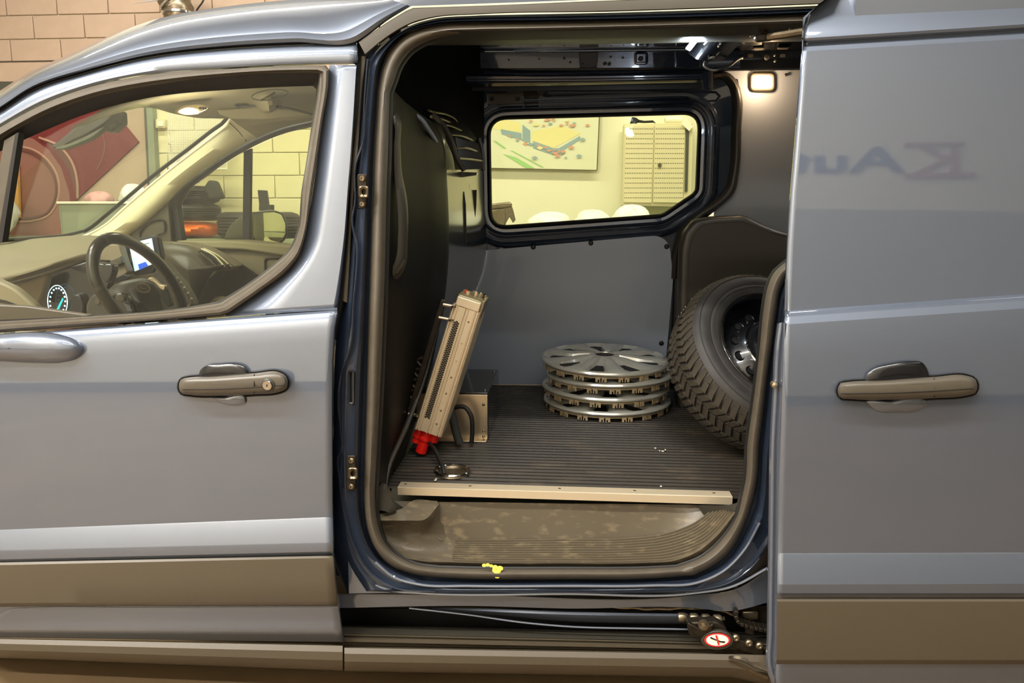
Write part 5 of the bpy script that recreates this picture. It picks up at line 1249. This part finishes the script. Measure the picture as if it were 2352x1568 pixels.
# windscreen and its black edge
MB().rows([[W(-90, 560, .75), W(60, 550, 1.05), W(192, 530, 1.42)], [W(60, 395, .6), W(220, 400, 1.0), W(358, 399, 1.42)], [W(250, 232, .45), W(380, 245, .95), W(524, 266, 1.42)]]).build('windscreen', 'glass_screen', van)
MB().tube([W(x, y, 1.415) for x, y in spline([(192, 532), (206, 524), (240, 497), (275, 468), (350, 405), (430, 344), (495, 294), (512, 282), (523, 268)], 40)], .008, 8).build('windscreen_seal', 'black', van)
MB().tube([Vector(p) for p in spline([tuple(W(-60, 562, .75)), tuple(W(10, 552, .9)), tuple(W(60, 548, 1.03)), tuple(W(100, 545, 1.13)), tuple(W(150, 540, 1.27)), tuple(W(194, 530, 1.41))], 30)], .007, 8).build('windscreen_seal', 'black', van)
# far windscreen pillar trim
YPil = 1.43
PU_ = [(170, 545), (195, 538), (240, 514), (280, 478), (350, 418), (430, 354), (499, 300), (517, 284), (524, 268)]
PL_ = [(285, 556), (300, 538), (345, 502), (384, 466), (414, 434), (499, 369), (564, 329), (628, 299), (725, 274)]
ribbon('pillar_trim', PU_[:8] + [(526, 272)], PL_[:6] + [(530, 350), (564, 329), (590, 316)], lambda x, y: YPil, [(0, .03), (.12, 0), (.5, -.02), (.85, 0), (1, .04)], 'pillar', van, n=50, sharp=60)
ribbon('door_header_trim', [(522, 268), (600, 268), (740, 262)], [(588, 318), (640, 296), (740, 272)], lambda x, y: YPil, [(0, -.02), (.5, -.01), (1, .04)], 'headliner', van, n=20)
wtube('trim_joint', [(527, 282, YPil - .015), (548, 302, YPil - .02), (566, 324, YPil + .01)], .0018, 'plastic_dark', van, n=8)
# far door window: black frame, divider, glass
FWO = [(392, 560), (388, 510), (384, 466), (414, 434), (499, 369), (564, 329), (628, 299), (740, 270)]
FWI = [(430, 560), (421, 500), (418, 466), (434, 439), (479, 402), (562, 347), (649, 308), (740, 287)]
ribbon('far_window_rubber', FWO, FWI, lambda x, y: 1.50, [(0, .0), (.3, -.012), (.7, -.008), (1, .03)], 'rubber_black', van, n=50)
plate('window_divider', [(559, 348), (577, 340), (574, 558), (556, 556)], 1.53, .02, 'rubber_black', van, bevel=.003)
plate('far_door_glass', [(425, 560), (418, 466), (434, 439), (479, 402), (562, 347), (649, 308), (760, 280), (760, 575), (690, 570)], 1.545, .004, 'glass_tint', van)
plate('far_sail_panel', [(270, 560), (300, 536), (345, 502), (386, 464), (394, 556)], 1.46, .02, 'plastic_mid', van, bevel=.004)
O = [(318, 540), (335, 515), (355, 505), (372, 502), (376, 504), (378, 535), (366, 540), (350, 548), (330, 552)]
ribbon('speaker_bezel', O, offset_loop(O, -4), lambda x, y: 1.455, [(0, .005), (.5, -.006), (1, .003)], 'plastic_dark', van, n=40, closed=True)
# passenger door mirror
pm = empty_part('passenger_mirror', W(585, 525, 1.8), van)
O = spline([(516, 552), (522, 530), (538, 508), (560, 494), (590, 486), (635, 484), (652, 495), (660, 520), (658, 545), (645, 560), (600, 566), (560, 562)], 50, True, True); c = (590, 528)
MB().rows([[W(lerp(p[0], c[0], t), lerp(p[1], c[1], t), 1.78 + d) for p in O] for t, d in ((.98, .14), (.4, .13), (.1, .06), (0, .0), (.03, -.02), (.5, -.035), (.98, -.035))], cu=True).build('mirror_shell', 'darkframe', pm, sharp=60)
G = [(582, 490), (630, 487), (645, 493), (654, 512), (655, 535), (648, 550), (630, 560), (590, 557), (582, 540)]
plate('mirror_rim', [(x * 1.0 + (3 if x > 615 else -2), y + (2 if y > 520 else -3)) for x, y in G], 1.735, .02, 'rubber_black', pm, bevel=.003)
gl = [W(p[0], p[1], 1.728 - (p[0] - 582) * .0006) for p in G]
MB().prism(gl, (0, .004, 0)).build('mirror_glass', 'mirror', pm)
# door card
catbox('door_sill_top', [(402, 553), (540, 553), (668, 565), (760, 580), (760, 602), (655, 588), (560, 574), (470, 570), (420, 562)], 1.36, .15, 'headliner', bevel=.012)
catbox('door_card', [(415, 560), (480, 568), (560, 573), (655, 587), (760, 600), (760, 760), (430, 760)], 1.39, .05, 'plastic_soft')
O = [(606, 592), (660, 589), (650, 625), (622, 628), (610, 606)]
ribbon('door_pocket', rrect(606, 591, 672, 640, 6), offset_loop(rrect(606, 591, 672, 640, 6), -5), lambda x, y: 1.385, [(0, .003), (.5, -.006), (1, .004)], 'plastic_dark', van, n=30, smooth=False, closed=True)
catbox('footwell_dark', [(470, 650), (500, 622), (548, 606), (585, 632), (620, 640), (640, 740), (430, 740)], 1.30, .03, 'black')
catbox('passenger_seat_base', [(480, 694), (492, 682), (530, 682), (552, 690), (545, 740), (470, 740)], 1.15, .05, 'plastic_soft', bevel=.01)
# headliner, visor and dome lamp
skin('headliner', [[(150, 300, .30), (330, 205, .25), (560, 165, .22), (760, 158, .22)], [(200, 285, .6), (340, 225, .6), (560, 185, .6), (760, 180, .6)], [(262, 256, .9), (400, 236, .95), (560, 215, .95), (760, 205, .95)], [(274, 250, 1.0), (330, 245, 1.1), (400, 262, 1.2), (470, 272, 1.3), (524, 270, 1.38), (760, 240, 1.3)], [(270, 246, 1.02), (330, 241, 1.12), (400, 258, 1.25), (470, 268, 1.35), (524, 262, 1.45), (760, 270, 1.46)]], 'headliner', van, n=50, vs=30, sharp=60)
catbox('sun_visor', [(495, 252), (560, 247), (625, 243), (705, 258), (716, 262), (708, 267), (600, 274), (530, 272), (502, 262)], 1.12, .02, 'headliner', bevel=.006)
wtube('visor_shadow_line', [(545, 246, 1.10), (625, 242, 1.10), (670, 251, 1.10), (718, 262, 1.10)], .004, 'plastic_dark', van, n=12)
catbox('visor_clip', [(538, 240), (560, 239), (564, 243), (542, 245)], 1.08, .01, 'black', bevel=.001)
O = ell(620, 218, 44, 13, 30, -.12)
ribbon('grab_pocket', O, offset_loop(O, -3), lambda x, y: .78, [(0, .006), (.5, -.006), (1, .006)], 'plastic_mid', van, n=40, closed=True)
wtube('grab_line', [(600, 230, .78), (622, 218, .77), (632, 212, .77)], .003, 'plastic_mid', van, n=8)
dl = empty_part('dome_lamp', W(438, 252, .95), van)
plate('lamp_body', spline([(400, 257), (416, 244), (440, 240), (470, 242), (479, 247), (465, 257), (440, 264), (412, 262)], 30, True, True), .92, .015, 'alu', dl, bevel=.003)
plate('lamp_lens', spline([(408, 257), (420, 249), (438, 247), (452, 252), (455, 258), (440, 262), (416, 261)], 24, True, True), .908, .012, 'lamp_dome', dl, bevel=.002)
for x in (458, 464, 470): plate('lamp_switch', rrect(x - 2, 245, x + 2, 251, 1), .91, .008, 'plastic_dark', dl)
l = bpy.data.lights.new('dome_light', 'POINT'); l.energy = 2.4; l.color = (1, .88, .68); l.shadow_soft_size = .05
lo = bpy.data.objects.new('dome_light', l); C.objects.link(lo); lo.location = W(438, 305, .80)
# rear-view mirror
rm = empty_part('rear_view_mirror', W(200, 295, .8), van)
plate('mirror_back', spline([(117, 337), (135, 322), (180, 286), (225, 262), (262, 252), (262, 262), (250, 276), (215, 300), (165, 325), (128, 342)], 40, True, True), .80, .05, 'plastic_dark', rm, bevel=.006)
plate('mirror_face', spline([(124, 342), (165, 327), (215, 303), (240, 290), (222, 308), (170, 334), (134, 343)], 30, True, True), .79, .03, 'darkframe', rm, bevel=.003)
plate('mirror_mount', [(262, 252), (274, 254), (276, 284), (256, 302), (238, 302), (224, 296), (250, 278), (262, 264)], .84, .05, 'plastic_dark', rm, bevel=.006)
plate('mount_cover', [(222, 292), (256, 272), (262, 288), (246, 300), (238, 301)], .82, .02, 'darkframe', rm, bevel=.003)

# dashboard
db = empty_part('dashboard', W(250, 620, .7), van)
skin('dash_top', [[(-100, 558, .7), (10, 553, .95), (100, 546, 1.1), (190, 540, 1.3), (300, 548, 1.4), (400, 554, 1.42)],
                  [(-100, 580, .6), (10, 572, .8), (100, 566, .95), (190, 562, 1.1), (300, 562, 1.25), (400, 560, 1.38)],
                  [(-100, 612, .48), (10, 602, .62), (100, 592, .78), (190, 580, .9), (280, 582, 1.05), (360, 590, 1.2)],
                  [(-100, 655, .36), (10, 640, .46), (80, 622, .55), (130, 606, .62), (190, 588, .72), (280, 600, 1.0)],
                  [(-100, 664, .37), (10, 650, .46), (80, 632, .56), (130, 616, .63), (196, 596, .73), (280, 620, 1.05)]], 'plastic_soft', db, n=40, vs=24, sharp=60)
plate('dash_body', [(-100, 655), (10, 645), (110, 620), (200, 592), (300, 600), (380, 650), (440, 760), (-100, 760)], 1.02, .05, 'plastic_mid', db)
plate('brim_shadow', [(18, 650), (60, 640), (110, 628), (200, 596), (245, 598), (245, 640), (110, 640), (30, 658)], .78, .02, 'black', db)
plate('side_panel', spline([(26, 658), (60, 646), (108, 634), (104, 652), (92, 690), (84, 704), (60, 690)], 30, True, True), .60, .03, 'plastic_soft', db, bevel=.008)
plate('door_armrest', spline([(-40, 630), (0, 646), (30, 660), (66, 690), (84, 706), (-40, 720)], 30, True, True), .22, .03, 'plastic_soft', db, bevel=.008)
plate('armrest_seam', [(-20, 684), (10, 690), (44, 702), (10, 696), (-20, 690)], .215, .004, 'black', db)
# instrument cluster
ic = empty_part('instrument_cluster', W(150, 670, .66), van)
plate('cluster_hood', [(104, 634), (150, 616), (198, 600), (246, 606), (262, 620), (252, 650), (238, 680), (230, 730), (82, 730), (92, 690), (100, 660)], .66, .03, 'rim_black', ic, bevel=.004)
gx, gy, rx_, ry_, gr = 132, 692, 22.5, 37, -.06
wtube('gauge_ring', [(x, y, .64) for x, y in ell(gx, gy, rx_, ry_, 40, gr)], .0015, 'gauge_white', ic, n=60, closed=True, seg=6)
for k in range(14):
    a = math.pi * (.78 + 1.44 * k / 13)
    e = (gx + rx_ * .78 * math.cos(a), gy + ry_ * .82 * math.sin(a))
    MB().disc(W(e[0], e[1], .638), .0032, (0, -1, 0), 8, .001).build('gauge_mark', 'gauge_white', ic)
plate('gauge_needle', [(128, 714), (133, 704), (143, 684), (145, 687), (138, 703), (132, 716)], .632, .002, 'gauge_teal', ic)
plate('ignition_switch', spline([(162, 690), (168, 676), (182, 676), (190, 690), (188, 724), (166, 724)], 24, True, True), .56, .04, 'black', ic, bevel=.006)
plate('wiper_stalk', spline([(232, 610), (245, 604), (258, 606), (261, 618), (254, 640), (244, 652), (236, 640)], 24, True, True), .60, .03, 'rim_black', ic, bevel=.006)
# touch screen
ts = empty_part('touch_screen', W(330, 585, .85), van)
plate('screen_bezel', [(280, 556), (340, 541), (356, 541), (362, 546), (371, 592), (352, 626), (312, 634), (298, 622), (284, 600)], .86, .03, 'black', ts, bevel=.004)
plate('screen_panel', [(296, 560), (347, 547), (357, 603), (309, 623)], .848, .006, 'screen', ts)
plate('screen_icon', [(317, 607), (334, 601), (340, 610), (320, 620)], .846, .002, 'screen_blue', ts)
for k in range(3):
    plate('screen_line', [(330, 560 + 9 * k), (342, 557 + 9 * k), (342, 559 + 9 * k), (330, 562 + 9 * k)], .846, .002, 'greygreen', ts)
plate('side_button', [(296, 583), (300, 582), (303, 600), (299, 602)], .846, .004, 'steel', ts)
# centre dash pieces
plate('centre_panel', [(226, 560), (272, 560), (284, 600), (294, 626), (256, 656), (262, 620), (246, 604), (228, 600)], .80, .04, 'plastic_soft', db, bevel=.006)
plate('centre_vent', [(262, 640), (282, 630), (300, 634), (286, 646), (266, 652)], .775, .02, 'black', db, bevel=.002)
plate('centre_vent_trim', [(252, 600), (276, 588), (282, 604), (264, 612)], .785, .02, 'plastic_mid', db, bevel=.003)
plate('centre_stack', [(350, 630), (372, 600), (392, 624), (416, 650), (436, 684), (442, 700), (430, 740), (380, 740), (360, 680)], .84, .05, 'plastic_dark', db, bevel=.004)
# glossy silver switches down the edge of the centre stack
for k in range(9):
    t = k / 8; x, y = lerp(372, 438, t), lerp(610, 690, t) - 8 * math.sin(math.pi * t)
    MB().tube([W(x, y, .82), W(x + 2, y - 5, .80)], .004, 6).build('stack_knob', 'alu', db)
wtube('stack_trim', [(376, 618, .83), (400, 648, .83), (418, 690, .83), (424, 704, .83), (438, 698, .83), (440, 688, .83), (436, 680, .83)], .003, 'steel', db, n=24)
# passenger side of the dashboard: a bulging pad with its vent
O = spline([(362, 568), (384, 560), (410, 559), (440, 566), (470, 588), (500, 612), (530, 606), (526, 616), (492, 622), (474, 655), (446, 702), (436, 684), (412, 646), (385, 614), (366, 590)], 60, True, True); c = (430, 620)
MB().rows([[W(lerp(p[0], c[0], t), lerp(p[1], c[1], t), 1.12 + d) for p in O] for t, d in ((0, .12), (.05, .03), (.2, -.02), (.5, -.05), (.98, -.06))], cu=True).build('passenger_pad', 'plastic_mid', db, sharp=70)
plate('pad_ledge', [(384, 556), (430, 558), (470, 570), (520, 596), (540, 612), (530, 620), (494, 624), (470, 592), (430, 568), (400, 562)], 1.22, .08, 'plastic_soft', db, bevel=.01)
plate('side_vent', [(455, 577), (460, 574), (480, 582), (512, 614), (500, 618), (470, 592)], 1.13, .03, 'black', db, bevel=.002)
wtube('vent_trim', [(462, 571, 1.12), (490, 585, 1.12), (516, 612, 1.12)], .003, 'pillar', db, n=12)
wtube('vent_trim', [(468, 570, 1.2), (500, 586, 1.2), (531, 612, 1.2)], .003, 'pillar', db, n=12)
wtube('vent_slat', [(473, 590, 1.11), (486, 602, 1.11)], .004, 'chrome', db, n=6)
wtube('vent_slat', [(460, 579, 1.115), (500, 614, 1.115)], .0018, 'steel', db, n=6)

# steering wheel
swh = empty_part('steering_wheel', W(320, 670, .55), van)
ringp = [(213, 600, .38), (219, 640, .37), (239, 680, .375), (270, 722, .39), (310, 762, .45), (350, 788, .55), (390, 785, .65), (415, 755, .72), (418, 708, .74), (400, 655, .72), (365, 605, .66), (320, 568, .58), (282, 550, .50), (248, 548, .44), (223, 566, .40)]
sp = spline(ringp, 80, True, True)
MB().tube([W(*p) for p in sp], .0180, 16, closed=True).build('wheel_rim', 'leather', swh, sharp=60)
for i in (74, 8): MB().tube([W(*sp[i - 1]), W(*sp[i + 0])], .0183, 16).build('rim_seam', 'plastic_dark', swh)
O = spline([(246, 672), (262, 654), (300, 642), (335, 640), (360, 652), (376, 690), (384, 740), (330, 770), (292, 750), (268, 700)], 50, True, True); c = (322, 695)
MB().rows([[W(lerp(p[0], c[0], t), lerp(p[1], c[1], t), lerp(.50, .58, (p[0] - 246) / 140) + d) for p in O] for t, d in ((0, .06), (.03, .0), (.15, -.02), (.5, -.03), (.98, -.032))], cu=True).build('airbag_cover', 'plastic_dark', swh, sharp=70)
wtube('cover_seam', [(294, 668, .475), (308, 690, .475), (322, 726, .475)], .0015, 'black', swh, n=10)
wtube('cover_seam', [(352, 654, .51), (364, 676, .51), (374, 720, .52)], .0015, 'black', swh, n=10)
plate('left_spoke', spline([(252, 684), (270, 672), (288, 676), (300, 700), (304, 728), (280, 728)], 30, True, True), .455, .02, 'rim_black', swh, bevel=.004)
plate('thumb_buttons', spline([(264, 680), (272, 675), (284, 680), (286, 690), (276, 693), (266, 688)], 20, True, True), .445, .012, 'plastic_mid', swh, bevel=.003)
plate('spoke_trim', [(282, 694), (298, 700), (306, 716), (292, 716)], .45, .01, 'paint_shaded', swh, bevel=.002)
plate('right_spoke', [(366, 656), (378, 655), (386, 668), (394, 700), (384, 706), (374, 690)], .56, .02, 'black', swh, bevel=.003)
plate('right_buttons', spline([(338, 640), (346, 636), (356, 642), (366, 652), (380, 656), (376, 668), (368, 664), (356, 652)], 24, True, True), .50, .012, 'alu', swh, bevel=.003)
O = ell(329, 661, 16, 10.5, 28, .25)
eb = empty_part('emblem', W(329, 661, .49), swh)
MB().tube([W(x, y, .484) for x, y in O], .0014, 6, closed=True).build('emblem_ring', 'steel', eb) if False else wtube('emblem_ring', [(x, y, .484) for x, y in O], .0015, 'steel', swh, n=40, closed=True, seg=6)
wtube('emblem_ring', [(x, y, .484) for x, y in ell(329, 661, 12.5, 7.6, 28, .25)], .0008, 'steel', swh, n=40, closed=True, seg=6)
a = W(318.5, 661.5, .483); b = W(340, 667, .483)
text('emblem_letters', 'Ford', .0125, faceM(a, b - a, Vector((.1, 0, 1))), 'steel', swh, .0004, shear=.35)
bpy.data.objects.remove(eb)
plate('column_cover', spline([(196, 700), (206, 680), (226, 668), (246, 668), (258, 690), (262, 730), (200, 730)], 30, True, True), .53, .08, 'plastic_dark', van, bevel=.01)
plate('stalk_marks', rrect(218, 686, 228, 698, 2), .525, .002, 'plastic_mid', van)
# near side floor of the cab and dark firewall so that nothing shows through under the dash
MB().box((-1.1, .85, .72), (.8, 1.35, .03)).build('cab_floor', 'black', van)
